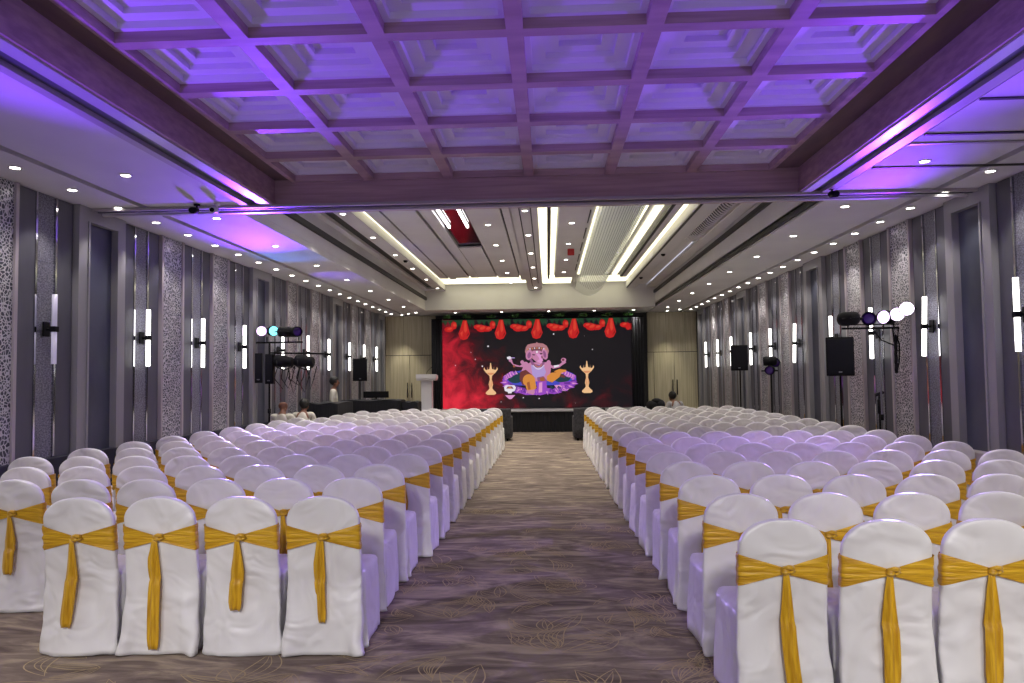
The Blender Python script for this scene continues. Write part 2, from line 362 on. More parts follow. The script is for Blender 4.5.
# ribbed air grille
g = thing('ceiling_grille', 'ribbed curved air grille along the right side of the far ceiling', 'grille', (0, 0, 0))
bm = bmesh.new(); box(bm, 2.74, 3.02, FYA, 14.6, FZ + .07, FZ + .09); obj('backing', bm, M['slot'], g)
bm = bmesh.new(); box(bm, 2.71, 2.74, FYA, 14.65, FZ + .0, FZ + .1); box(bm, 3.02, 3.05, FYA, 14.65, FZ - .02, FZ + .1); obj('frame', bm, M['rim'], g)
bm = bmesh.new()
for k in range(44):
    y = FYA + .06 + k * .13
    loops = [[(2.74 + .28 * u / 8, y + dy, FZ + .05 - .12 * math.sin(PI * u / 8) + dz) for dy, dz in ((0, 0), (.03, 0), (.03, .02), (0, .02))] for u in range(9)]
    loft(bm, loops, smooth=False)
o = obj('ribs', bm, M['rim'], g)
# sheer slatted canopy under the far ceiling
g = thing('hanging_canopy', 'long sheer white slatted canopy hanging under the far ceiling', 'canopy', (0, 0, 0))
bm = bmesh.new()
loops = []
N = 60
for k in range(25):
    y = 9.0 + k * (20.6 - 9.0) / 24
    s = k / 24
    lp = []
    for i in range(N + 1):
        u = i / N
        x = .84 + .74 * u - .05 * s
        zz = 4.4 - .3 * s - .12 * math.sin(PI * u) * (1 + .8 * s) + .006 * math.sin(i * PI)
        lp.append((x, y, zz))
    loops.append(lp)
loft(bm, loops, 0, False, False, closed=False)
obj('sheer_panel', bm, M['sheer'], g, smooth=True)
bm = bmesh.new()
for i in range(18):
    u = (i + .5) / 18
    pts = []
    for k in range(13):
        s = k / 12
        pts.append((.84 + .74 * u - .05 * s, 10.2 + s * 8.6, 4.37 - .3 * s - .12 * math.sin(PI * u) * (1 + .8 * s)))
    tube(bm, pts, .006, 5)
obj('slats', bm, M['rod'], g)
bm = bmesh.new()
for y, s in ((9.0, 0), (20.6, 1)):
    for u in (0.02, .98):
        x = .84 + .74 * u - .05 * s
        tube(bm, [(x, y, 4.4 - .3 * s - .01), (x, y, FZ + .13)], .004, 5)
obj('hanging_wire', bm, M['chrome'], g)
# walls
bm = bmesh.new(); box(bm, XL - .12, XL, Y0, YE + .1, 0, ZC + .1); struct('wall_left', bm, M['panel'])
bm = bmesh.new(); box(bm, XR, XR + .12, Y0, YE + .1, 0, ZC + .1); struct('wall_right', bm, M['panel'])
bm = bmesh.new(); box(bm, XL - .12, XR + .12, YE, YE + .12, 0, ZC + .1); struct('wall_back', bm, M['slot'])
bm = bmesh.new(); bbox(bm, XL + .001, XL + .12, Y0, 24.6, .001, .87, .008); struct('baseboard_left', bm, M['navy'])
bm = bmesh.new(); bbox(bm, XR - .17, XR - .001, 5.9, 8.9, .001, .78, .01); trim(bm, M['frame'])
DT, LA, PI_, PER = .95, .66, .98, 5.15
ordw = ['first', 'second', 'third', 'fourth', 'fifth', 'sixth', 'seventh', 'eighth', 'ninth', 'tenth', 'eleventh', 'twelfth', 'thirteenth', 'fourteenth', 'fifteenth', 'sixteenth', 'seventeenth', 'eighteenth']
sc_light = []
def mesh_at(name, fn, m, parent): bm = bmesh.new(); fn(bm); return obj(name, bm, m, parent)
def wall_side(side):
    s = 1 if side == 'left' else -1           # into the room
    W = XL if side == 'left' else XR
    base = 8.20 if side == 'left' else 8.24
    k_ = .977 if side == 'left' else .966
    DT, LA, PI_, PER = .95 * k_, .66 * k_, .98 * k_, 5.15 * k_
    cnt = {'d': 0, 'l': 0}
    def bx(bm, d0, d1, y0, y1, z0, z1, mi=0):
        xa, xb = sorted((W + s * d0, W + s * d1)); box(bm, xa, xb, y0, y1, z0, z1, mi)
    def dtd(y):
        if y + DT < 3.6 or y + DT > YE + .2: return
        if y > base - DT - .1: cnt['d'] += 1
        vis = ordw[cnt['d'] - 1] if cnt['d'] else 'unnumbered one before the first'
        t_ = thing('wall_panel', 'grey panel with woven centre and mirror strips, %s on %s wall' % (vis, side), 'wall panel', (W, y + DT / 2, 0), group='grey wall panels on the %s wall' % side)
        def P(fn, name, m, label=None):
            bm = bmesh.new(); fn(bm); bmesh.ops.translate(bm, verts=bm.verts, vec=(-W, -(y + DT / 2), 0)); return obj(name, bm, m, t_, label=label)
        P(lambda b_: bx(b_, .0015, .035, y + .01, y + .295, .001, ZC - .01), 'fabric_panel', M['panel'])
        P(lambda b_: bx(b_, .0015, .035, y + .645, y + DT - .01, .001, ZC - .01), 'fabric_panel', M['panel'])
        def wv(b_):
            for q in range(5):
                z0 = .001 + q * .748; bx(b_, .0015, .026 + .003 * (q % 2), y + .326, y + .612, z0, z0 + .744)
        P(wv, 'woven_panel', M['weave'], 'lighter woven centre strip')
        for a in (.297, .615): P(lambda b_: bx(b_, .0015, .045, y + a, y + a + .028, .001, ZC - .01), 'mirror_strip', M['mirror'], 'shiny mirror strip')
        # sconce
        yc = y + DT / 2
        off = side == 'left' and abs(y - (base - DT)) < .1
        tilt = 0
        if side == 'right' and abs(yc - (base + PI_ + DT / 2)) < .1: tilt = math.radians(5)
        if side == 'right' and abs(yc - (base + PER + PI_ + DT / 2)) < .1: tilt = math.radians(6)
        lab = ('unlit opal tube sconce on the %s wall, nearest to the camera' % side) if off else 'glowing white tube sconce on black bracket, %s nearest on %s wall' % (vis, side)
        L = thing('wall_sconce', lab, 'wall light', (W + s * .046, yc, 2.26), group='tube sconces on the %s wall' % side)
        bm = bmesh.new(); bbox(bm, min(0, s * .02), max(0, s * .02), -.05, .05, -.08, .08, .004); obj('wall_plate', bm, M['black'], L)
        bm = bmesh.new(); tube(bm, [(s * .015, 0, 0), (s * .1, 0, 0)], .014, 8); bbox(bm, s * .1 - .034, s * .1 + .034, -.034, .034, -.03, .03, .006); obj('arm', bm, M['black'], L)
        for zz in (-1, 1):
            bm = bmesh.new(); tube(bm, [(s * .1, 0, zz * .028), (s * .1, 0, zz * .378)], .027, 12)
            o = obj('glass_tube', bm, M['sconce_off'] if off else M['sconce'], L); o.rotation_euler = (0, 0, 0)
        if tilt: L.rotation_euler = (tilt, 0, 0)
    def lat(y):
        if y + LA < 3.6 or y + LA > YE: return
        if side == 'left' or y > base: cnt['l'] += 1
        t_ = thing('lattice_panel', 'tall silver cut-out lattice panel, %s from the camera on the %s wall' % (ordw[cnt['l'] - 1] if cnt['l'] else 'one before the first', side), 'lattice panel', (W, y + LA / 2, 0), group='lattice panels on the %s wall' % side)
        h = LA / 2
        bm = bmesh.new()
        for a, c in ((-h + .005, -h + .05), (h - .05, h - .005)):
            xa, xb = sorted((s * .0015, s * .08)); box(bm, xa, xb, a, c, .001, ZC - .004)
        obj('frame', bm, M['frame'], t_)
        bm = bmesh.new(); xa, xb = sorted((s * .002, s * .055)); box(bm, xa, xb, -h + .051, h - .051, .001, ZC - .006); obj('screen', bm, M['lattice'], t_)
    def pier(y):
        if y > YE - .8:
            return
        bm = bmesh.new()
        bx(bm, .001, .1, y + .01, y + .2, .001, ZC - .004); bx(bm, .001, .1, y + PI_ - .2, y + PI_ - .01, .001, ZC - .004)
        bx(bm, .001, .1, y + .2, y + PI_ - .2, ZC - .17, ZC - .004)
        bx(bm, .101, .115, y + .17, y + .2, .001, ZC - .17); bx(bm, .101, .115, y + PI_ - .2, y + PI_ - .17, .001, ZC - .17)
        trim(bm, M['pier'])
        bm = bmesh.new(); bx(bm, .001, .03, y + .201, y + PI_ - .201, .001, ZC - .171); trim(bm, M['slate'])
    # nearest visible modules start in front of the first pier
    seq = []
    yy = base
    while yy < YE:
        seq += [('p', yy), ('d', yy + PI_), ('l', yy + PI_ + DT), ('d', yy + PI_ + DT + LA), ('l', yy + PI_ + 2 * DT + LA), ('d', yy + PI_ + 2 * DT + 2 * LA)]
        yy += PER
    pre = [('d', base - DT), ('l', base - DT - LA), ('d', base - 2 * DT - LA), ('l', base - 2 * DT - 2 * LA), ('d', base - 3 * DT - 2 * LA), ('p', base - PER), ('d', base - PER - DT)]
    for k, yv in sorted(pre + seq, key=lambda q: q[1]):
        if yv + .9 < 5.4 + (1.0 if k == 'l' else 0): continue
        {'d': dtd, 'l': lat, 'p': pier}[k](yv)
    return cnt
NL = wall_side('left'); NR = wall_side('right')
# end wall double doors
def end_door(n, xa, xb, dx0, dx1, split):
    bm = bmesh.new()
    k = 0
    x = xa
    while x < xb - .01:
        w = min(.62, xb - x); box(bm, x + .005, x + w - .005, YE - .03, YE - .001, 2.425, ZC - .004); x += w
    box(bm, xa, dx0 - .004, YE - .03, YE - .001, .001, 2.408); box(bm, dx1 + .004, xb, YE - .03, YE - .001, .001, 2.408)
    trim(bm, M['cream'])
    for q, (a, c, hx) in enumerate(((dx0, split, split - .07), (split, dx1, split + .07))):
        bm = bmesh.new(); bbox(bm, a + .008, c - .008, YE - .045, YE - .002, .004, 2.402, .004)
        d = struct('door_%d' % (n + q), bm, M['cream'])
        bm = bmesh.new(); tube(bm, [(hx, YE - .1, 1.0), (hx, YE - .1, 1.5)], .016, 8)
        tube(bm, [(hx, YE - .1, 1.06), (hx, YE - .04, 1.06)], .01, 6); tube(bm, [(hx, YE - .1, 1.44), (hx, YE - .04, 1.44)], .01, 6)
        obj('door_handle', bm, M['black'], d, label='black bar handle')
end_door(1, XL + .02, -3.75, -5.3, -3.95, -4.63)
end_door(3, 3.3, XR - .02, 3.5, 4.85, 4.17)
# ------------------------------------------------------------------ ceiling lamps
LAMPS = []
def spot(x, y, z, e, ang=70, col=(1, .93, .84), tgt=None, blend=.6, r=.04):
    l = bpy.data.lights.new('spot', 'SPOT'); l.energy = e; l.spot_size = math.radians(ang); l.spot_blend = blend; l.color = col; l.shadow_soft_size = r
    o = bpy.data.objects.new('spot_light', l); o.location = (x, y, z)
    if tgt: o.rotation_euler = (Vector(tgt) - Vector((x, y, z))).to_track_quat('-Z', 'Y').to_euler()
    COL.objects.link(o); return o
dl = thing('downlight', 'x', 'ceiling light', (0, 0, -5))
bm = bmesh.new(); lathe(bm, [(.062, -.006), (.062, 0), (.045, .0), (.045, -.006)], 20, cap0=False, cap1=False); obj('rim', bm, M['rim'], dl)
bm = bmesh.new(); lathe(bm, [(.044, -.004), (.03, -.0075), (.001, -.009)], 20, cap0=True); obj('lens', bm, M['lamp'], dl)
used = [False]
def downlight(x, y, z, e, lab, grp, ang=70, col=(1, .93, .84)):
    if not used[0]:
        dl.location = (x, y, z - .001); dl['label'] = lab; dl['group'] = grp; used[0] = True
    else: dup(dl, (x, y, z - .001), 0, lab, grp)
    if e: spot(x, y, z - .03, e, ang, col)
def row(x, ys, z, e, where, ang=70, col=(1, .93, .84), phr=None):
    for i, y in enumerate(ys):
        downlight(x, y, z, e, 'round downlight, %s nearest in the row %s' % (ordw[i] if i < 18 else ('nineteenth', 'twentieth', 'farthest')[i - 18], where), 'downlights in the row %s' % where, ang, col)
KL = 1.0
row(-5.05, [6.74 + .85 * k for k in range(21)], ZC, 21 * KL, 'along the left wall', 96)
row(4.57, [7.75 + .84 * k for k in range(20)], ZC, 21 * KL, 'along the right wall', 96)
row(-4.17, [7.09 + 2.03 * k for k in range(9)], ZC, 15 * KL, 'inside the left side ceiling', 90)
row(3.70, [7.32 + 1.94 * k for k in range(9)], ZC, 15 * KL, 'inside the right side ceiling', 90)
row(-3.27, [11.7 + 2.05 * k for k in range(6)], FZ, 62 * KL, 'at the left edge of the far ceiling', 90)
row(-1.02, [12.9 + 2.05 * k for k in range(5)], FZ + .02, 62 * KL, 'left of the central ceiling rib', 90)
row(-.33, [9.6 + 2.07 * k for k in range(7)], FZ - .02, 55 * KL, 'on the central ceiling rib', 90)
row(.45, [12.9 + 2.07 * k for k in range(4)], FZ + .02, 62 * KL, 'right of the central ceiling rib', 90)
# lamps over the doors
for x, lab in ((-4.6, 'left'), (4.1, 'right')):
    for q, dx in enumerate((-.2, .12)):
        downlight(x + dx, 24.2 - q * .5, ZC, 70 if q == 0 else 25, 'small round downlight above the %s cream doors, %s one' % (lab, ('farther', 'nearer')[q]), 'downlights above the cream doors', 55, (1, .93, .72))
# behind the camera: the rows go on
for y in (5.9, 5.05, 4.2, 3.35, 2.5, 1.65, .8): 
    spot(-5.05, y, ZC - .03, 26, 96); spot(4.57, y, ZC - .03, 26, 96)
for y in (5.2, 3.3, 1.4, -.6):
    spot(-4.17, y, ZC - .03, 18, 90); spot(3.7, y, ZC - .03, 18, 90)
# smoke detectors, cameras
for x, y, z, lab in ((2.58, 16.4, FZ, 'beside the ribbed air grille, nearer one'), (2.58, 20.3, FZ, 'beside the ribbed air grille, farther one'), (-3.2, 16.6, FZ, 'in the left edge of the far ceiling')):
    bm = bmesh.new(); lathe(bm, [(.05, 0), (.05, -.02), (.03, -.045), (.001, -.05)], 16)
    tag(obj('smoke_detector', bm, M['black'], loc=(x, y, z)), 'small dark round detector ' + lab, 'detector', 'detectors in the far ceiling')
bm = bmesh.new(); bbox(bm, -.07, .07, -.03, .0, -.07, .07, .01)
o = obj('exit_sign', bm, mat('red_sign', srgb(190, 40, 44), .5), loc=(.52, 15.6, FZ - .05)); tag(o, 'small red box under the far ceiling, right of the central rib', 'sign')
def cam_thing(x, y, lab, white):
    g = thing('security_camera', lab, 'camera', (x, y, ZC))
    bm = bmesh.new(); lathe(bm, [(.035, 0), (.035, -.02), (.012, -.025), (.012, -.06)], 12); obj('bracket', bm, M['rim' if white else 'black'], g)
    bm = bmesh.new(); tube(bm, [(-.01, .0, -.075), (.0, -.13, -.1)], [.038, .036], 12); obj('body', bm, M['rim' if white else 'black'], g)
    bm = bmesh.new(); tube(bm, [(.0, -.128, -.1), (.001, -.14, -.102)], .026, 12); obj('lens', bm, M['black'], g)
cam_thing(-4.06, 8.36, 'small black camera under the left side ceiling by the partition track', False)
cam_thing(-3.82, 8.36, 'small white camera under the left side ceiling, right of the black one', True)
cam_thing(3.18, 8.30, 'small black camera under the right side ceiling by the partition track', False)
# ------------------------------------------------------------------ stage
bm = bmesh.new(); bbox(bm, -4.25, 3.35, 22.2, 24.3, .6, .64, .008); 
g = thing('stage', 'low stage with pale top and black skirt under the screen', 'stage', (-.4, 23.2, 0))
bmesh.ops.translate(bm, verts=bm.verts, vec=(.4, -23.2, 0)); obj('deck', bm, mat('grey_stage_top', srgb(150, 150, 156), .5), g)
bm = bmesh.new()
loops = []
for z in (.002, .3, .6):
    loops.append([(-3.8 + .05 + 7.5 * k / 300, -.97 + .012 * math.sin(k * 1.3) * (1.2 - z), z) for k in range(301)])
loft(bm, loops, 0, False, False, closed=False)
obj('skirt', bm, M['blackcloth'], g)
bm = bmesh.new(); box(bm, -3.79, 3.72, -.9, 1.05, .002, .598); obj('platform', bm, M['black'], g)
# ------------------------------------------------------------------ LED screen and its picture
SY = 23.62
g = thing('led_screen', 'large bright screen at the stage showing a seated elephant-headed deity', 'screen', (-.4, SY, .66))
SX0, SX1, SZ0, SZ1 = -3.37, 2.66, .655, 3.50
def S(px, py):      # picture coordinates (pixels of the crop 441..632 x 318..408) to screen plane, relative to the thing
    return (SX0 + (px - 441) / 191 * (SX1 - SX0) + .4, (SZ1 - (py - 319) / 89.5 * (SZ1 - SZ0)) - .66)
bm = bmesh.new(); box(bm, SX0 + .4, SX1 + .4, 0, .1, SZ0 - .66, SZ1 - .66)
m = em('screen_background', (0, 0, 0, 1), 1); t, b = nt(m)
tc = node(t, 'ShaderNodeTexCoord'); sx = node(t, 'ShaderNodeSeparateXYZ'); t.links.new(tc.outputs['Object'], sx.inputs[0])
ns = node(t, 'ShaderNodeTexNoise', i_Scale=1.5, i_Detail=6, i_Roughness=.65, i_Distortion=.6); t.links.new(tc.outputs['Object'], ns.inputs['Vector'])
mr1 = node(t, 'ShaderNodeMapRange'); mr1.inputs['From Min'].default_value = -2.9; mr1.inputs['From Max'].default_value = -.1; mr1.inputs['To Min'].default_value = .30; mr1.inputs['To Max'].default_value = -.26
t.links.new(sx.outputs['X'], mr1.inputs['Value'])
mr2 = node(t, 'ShaderNodeMapRange'); mr2.inputs['From Min'].default_value = .3; mr2.inputs['From Max'].default_value = 2.6; mr2.inputs['To Min'].default_value = .06; mr2.inputs['To Max'].default_value = -.26
t.links.new(sx.outputs['Z'], mr2.inputs['Value'])
a1 = node(t, 'ShaderNodeMath', operation='ADD'); a2 = node(t, 'ShaderNodeMath', operation='ADD')
t.links.new(mr1.outputs[0], a1.inputs[0]); t.links.new(mr2.outputs[0], a1.inputs[1]); t.links.new(a1.outputs[0], a2.inputs[0]); t.links.new(ns.outputs['Fac'], a2.inputs[1])
r = node(t, 'ShaderNodeValToRGB'); e = r.color_ramp.elements
e[0].position = .3; e[0].color = srgb(14, 11, 20); e[1].position = .86; e[1].color = srgb(226, 40, 62)
k = e.new(.46); k.color = srgb(62, 8, 20); k = e.new(.64); k.color = srgb(156, 14, 36)
t.links.new(a2.outputs[0], r.inputs[0]); t.links.new(r.outputs[0], b.inputs['Emission Color']); b.inputs['Emission Strength'].default_value = .5
obj('display', bm, m, g)
# bezel / black surround
g2 = thing('black_backdrop', 'wide black curtain hanging behind the big screen', 'curtain', (-.4, 24.0, 0))
bm = bmesh.new()
loops = []
for z in (.65, 2.0, 3.49):
    loops.append([(-3.3 + 6.75 * k / 260, .0 + .02 * math.sin(k * .9), z) for k in range(261)])
loft(bm, loops, 0, False, False, closed=False); obj('curtain', bm, M['blackcloth'], g2)
for a, c in ((-3.72 + .4, -3.385 + .4), (2.675 + .4, 3.05 + .4)):
    bm = bmesh.new(); loops = []; sw_ = 'left' if a < 0 else 'right'
    for z in (.645, 2.0, 3.5):
        loops.append([(a + (c - a) * k / 24, -.42 + .025 * math.sin(k * 1.1), z) for k in range(25)] + [(a + (c - a) * (24 - k) / 24, -.36, z) for k in range(25)])
    loft(bm, loops); tag(obj('side_curtain', bm, M['blackcloth'], loc=(-.4, 24.0, 0)), 'narrow black curtain at the %s edge of the big screen' % sw_, 'curtain', 'curtains beside the screen')
bm = bmesh.new(); box(bm, -3.32, 3.45, -.42, .0, 3.51, 3.54); tag(obj('top_batten', bm, M['black'], loc=(-.4, 24.0, 0)), 'black batten along the top edge of the big screen', 'batten')
LAY = [0.002]
def poly(bm, pts, mi, lift=0):
    vs = [bm.verts.new((*S(*p)[:1], -LAY[0] - lift, S(*p)[1])) for p in pts]
    f = bm.faces.new(vs); f.material_index = mi
def blob(bm, cx, cy, rx, ry, mi, n=16, rot=0, lift=0):
    poly(bm, [(cx + rx * math.cos(2 * PI * k / n) * math.cos(rot) - ry * math.sin(2 * PI * k / n) * math.sin(rot), cy + rx * math.cos(2 * PI * k / n) * math.sin(rot) + ry * math.sin(2 * PI * k / n) * math.cos(rot)) for k in range(n)], mi, lift)
C4 = lambda x, y: (480 + x / 7.592, 320 + y / 7.592)      # reading frame of the picture's centre
def P4(bm, pts, mi, lift=0): poly(bm, [C4(*p) for p in pts], mi, lift)
def B4(bm, cx, cy, rx, ry, mi, rot=0, lift=0, n=16): c = C4(cx, cy); blob(bm, c[0], c[1], rx / 7.592, ry / 7.592, mi, n, rot, lift)
E_ = {k: em('picture_' + k, c, s * .5) for k, c, s in (
    ('red', srgb(190, 26, 28), 1), ('orange', srgb(214, 66, 48), 1), ('deepred', srgb(130, 14, 18), 1), ('green', srgb(28, 62, 40), 1), ('gold', srgb(238, 190, 140), 1), ('tan', srgb(214, 142, 98), 1),
    ('purple', srgb(150, 70, 190), 1), ('violet', srgb(104, 44, 150), 1), ('pink', srgb(222, 150, 205), 1), ('blue', srgb(66, 70, 190), 1), ('dkgreen', srgb(24, 58, 68), 1), ('skin', srgb(196, 128, 168), 1),
    ('lav', srgb(176, 150, 210), 1), ('mauve', srgb(140, 82, 130), 1), ('crown', srgb(176, 120, 128), 1), ('crown2', srgb(120, 70, 84), 1), ('ochre', srgb(214, 138, 60), 1), ('ochre2', srgb(160, 88, 50), 1), ('dark', srgb(50, 20, 40), 1), ('white', srgb(232, 226, 236), 1), ('brown', srgb(110, 50, 50), 1))}
# garland along the top
bm = bmesh.new()
C1 = lambda x, y: (430 + x / 4.655, 310 + y / 4.655)
q1 = lambda pts, mi, lift=0: poly(bm, [C1(*p) for p in pts], mi, lift)
for k, xc in enumerate((155, 327, 499, 671, 843)):
    for dx in (-32, -18, 22, 36): q1([(xc + dx - 14, 42), (xc + dx + 12, 42), (xc + dx + 5 + dx * .2, 78)], 2)
    q1([(xc - 6, 44), (xc + 12, 44), (xc + 22, 90), (xc + 27, 108), (xc + 14, 132), (xc - 4, 137), (xc - 20, 130), (xc - 28, 106), (xc - 18, 82)], 0, .001)
    q1([(xc + 2, 46), (xc + 9, 48), (xc + 14, 92), (xc + 4, 104), (xc - 2, 88)], 1, .002); q1([(xc - 20, 104), (xc - 6, 92), (xc - 10, 124)], 1, .002); q1([(xc + 8, 124), (xc + 20, 100), (xc + 22, 112)], 3, .002)
for xs in (34, 218, 390, 562, 734, 906):
    for u, v, ru, rv in ((20, 84, 26, 17), (48, 86, 22, 13), (72, 68, 14, 18), (0, 76, 18, 12)):
        if 58 < xs + u < 930:
            if u in (20, 72): q1([(xs + u - ru * .8, v + 4), (xs + u - ru, v - 10), (xs + u - 4, v - rv - 5), (xs + u + 8, v - rv + 2), (xs + u + ru * .9, v - 14), (xs + u + ru * .8, v + rv)], 3, .0005)
            ru = min(ru, xs + u - 54, 938 - xs - u); c = C1(xs + u, v); blob(bm, c[0], c[1], ru / 4.655, rv / 4.655, 0, 10, 0, .001)
            if ru > 12: c = C1(xs + u + 4, v - 3); blob(bm, c[0], c[1], ru * .55 / 4.655, rv * .45 / 4.655, 1, 8, -.3, .002)
    for u in (8, 30, 54, 84, 104): 
        if xs + u < 925: q1([(xs + u - 12, 43), (xs + u + 14, 43), (xs + u + 2, 70)], 2)
obj('garland', bm, [E_['red'], E_['orange'], E_['green'], E_['deepred']], g, label='red flower garland along the top of the picture')
# two standing oil lamps
for k, (cx, dy) in enumerate(((75, 0), (812, -6))):
    bm = bmesh.new()
    prof = [(3, 325), (5, 345), (8, 362), (10, 372), (30, 378), (44, 385), (40, 396), (24, 410), (10, 424), (8, 450), (13, 470), (17, 490), (12, 505), (11, 520), (24, 536), (38, 548), (40, 560), (24, 568)]
    P4(bm, [(cx + x, y + dy) for x, y in prof] + [(cx - x, y + dy) for x, y in prof[::-1]], 0)
    for s in (-1, 1):
        P4(bm, [(cx + s * 14, 392 + dy), (cx + s * 46, 388 + dy), (cx + s * 55, 372 + dy), (cx + s * 48, 356 + dy), (cx + s * 44, 374 + dy), (cx + s * 30, 380 + dy)], 0, .0005)
        P4(bm, [(cx + s * 22, 380 + dy), (cx + s * 26, 380 + dy), (cx + s * 25, 352 + dy)], 0, .0006); P4(bm, [(cx + s * 6, 430 + dy), (cx + s * 2, 520 + dy), (cx + s * 12, 488 + dy)], 1, .001)
    P4(bm, [(cx - 30, 400 + dy), (cx + 30, 400 + dy), (cx + 12, 416 + dy), (cx - 12, 416 + dy)], 1, .001)
    obj('oil_lamp_picture', bm, [E_['gold'], E_['tan']], g, label='picture of a golden oil lamp, %s of the figure' % ('left', 'right')[k])
# lotus
bm = bmesh.new()
P4(bm, [(170, 440), (200, 420), (250, 395), (310, 385), (360, 420), (520, 420), (590, 400), (650, 390), (700, 410), (728, 430), (730, 470), (700, 490), (560, 500), (300, 500), (190, 490), (165, 465)], 2)
B4(bm, 265, 440, 62, 42, 4, 0, .0005); B4(bm, 620, 440, 70, 40, 4, 0, .0005)
for a in ((165, 435, 60, 470), (175, 425, 75, 500)): pass
pet = [((170, 470), (162, 450), (190, 455), (260, 500), (300, 520), (230, 510)), ((200, 500), (250, 495), (340, 520), (350, 545), (270, 560), (225, 535)), ((260, 545), (330, 530), (420, 540), (430, 572), (340, 572)),
       ((410, 530), (470, 510), (510, 530), (500, 565), (450, 576), (415, 565)), ((500, 520), (580, 530), (620, 555), (560, 568), (500, 560)), ((560, 500), (640, 495), (690, 520), (650, 545), (590, 540)),
       ((600, 480), (700, 470), (730, 460), (725, 490), (680, 510), (610, 505)), ((655, 500), (722, 505), (700, 524), (650, 525))]
for i, p in enumerate(pet):
    P4(bm, p, (0, 1, 3)[i % 3] if i % 2 else 0, .001 + .0002 * i)
    cx_ = sum(v[0] for v in p) / len(p); cy_ = sum(v[1] for v in p) / len(p)
    P4(bm, [(cx_ + (v[0] - cx_) * .55, cy_ + (v[1] - cy_) * .5 - 3) for v in p], 3 if i % 2 else 1, .003)
for i in range(7):
    a = 170 + i * 9; P4(bm, [(a, 428 - i * 6), (a + 22, 425 - i * 6), (a + 24, 450 - i * 4), (a + 4, 452 - i * 2)], 3 if i % 2 else 0, .0012)
    a = 728 - i * 11; P4(bm, [(a, 428 - i * 5), (a - 22, 422 - i * 5), (a - 26, 448 - i * 4), (a - 2, 452 - i * 2)], 3 if i % 2 else 0, .0012)
for a in (590, 535): P4(bm, [(a, 505), (a + 24, 515), (a + 14, 532), (a - 8, 522)], 4, .004)
for k in range(22):
    a = PI * (.02 + .96 * k / 21); cxp, cyp = 448 + 262 * math.cos(a), 470 + 78 * math.sin(a); d = Vector((math.cos(a) * .9, math.sin(a) * .8)); n_ = Vector((-d.y, d.x))
    L_ = 34 + 14 * (k % 2); wv_ = 17
    P4(bm, [(cxp - d.x * 24 + n_.x * 6, cyp - d.y * 24 + n_.y * 6), (cxp + n_.x * wv_, cyp + n_.y * wv_), (cxp + d.x * L_, cyp + d.y * L_ * .8), (cxp - n_.x * wv_, cyp - n_.y * wv_), (cxp - d.x * 24 - n_.x * 6, cyp - d.y * 24 - n_.y * 6)], 0 if k % 2 else 1, .0042 + .0001 * (k % 2))
    P4(bm, [(cxp - d.x * 14, cyp - d.y * 14), (cxp + n_.x * 8, cyp + n_.y * 8), (cxp + d.x * (L_ - 8), cyp + d.y * (L_ - 8) * .8), (cxp - n_.x * 5, cyp - n_.y * 5)], 3 if k % 2 else 0, .005)
for k in range(12):
    for sgn in (-1, 1):
        a = PI + (.05 + .22 * k / 11) * PI; cxp, cyp = 448 - sgn * 262 * math.cos(a - PI) , 462 - 70 * math.sin(a - PI) * 1.2
        P4(bm, [(cxp - 9, cyp + 14), (cxp + 9, cyp + 14), (cxp + sgn * -10, cyp - 16)], 3 if k % 2 else 0, .003)
obj('lotus_picture', bm, [E_['purple'], E_['violet'], E_['blue'], E_['pink'], E_['dkgreen']], g, label='purple lotus under the pictured figure')
LAY[0] = .008
bm = bmesh.new()     # 0 skin 1 lav 2 mauve 3 crown 4 crown2 5 ochre 6 ochre2 7 dark 8 white 9 brown 10 purple 11 pink
P4(bm, [(330, 350), (380, 325), (500, 325), (540, 350), (530, 430), (490, 470), (400, 470), (350, 430), (310, 390)], 0)
P4(bm, [(385, 345), (480, 340), (500, 400), (480, 440), (430, 450), (395, 420)], 1, .001)
P4(bm, [(300, 395), (345, 380), (400, 425), (380, 470), (320, 500), (296, 450)], 9, .0005)
B4(bm, 368, 462, 48, 48, 5, 0, .0015); P4(bm, [(335, 470), (415, 455), (425, 520), (395, 545), (350, 535)], 5, .0012); P4(bm, [(350, 480), (372, 470), (380, 530), (362, 532)], 6, .002)
P4(bm, [(505, 430), (540, 405), (620, 400), (600, 440), (545, 480), (505, 465)], 5, .0014); P4(bm, [(560, 395), (600, 378), (655, 385), (650, 400), (600, 412)], 5, .0016); P4(bm, [(600, 412), (650, 430), (640, 445), (595, 435)], 9, .001)
P4(bm, [(340, 540), (410, 530), (412, 555), (400, 572), (360, 560)], 0, .0018)
P4(bm, [(430, 440), (480, 430), (505, 465), (500, 500), (440, 500)], 2, .0012); P4(bm, [(430, 470), (500, 465), (508, 540), (480, 570), (425, 565)], 10, .0018); P4(bm, [(445, 480), (470, 476), (468, 552), (440, 556)], 11, .0022)
P4(bm, [(450, 442), (486, 438), (490, 468), (455, 470)], 6, .0024)
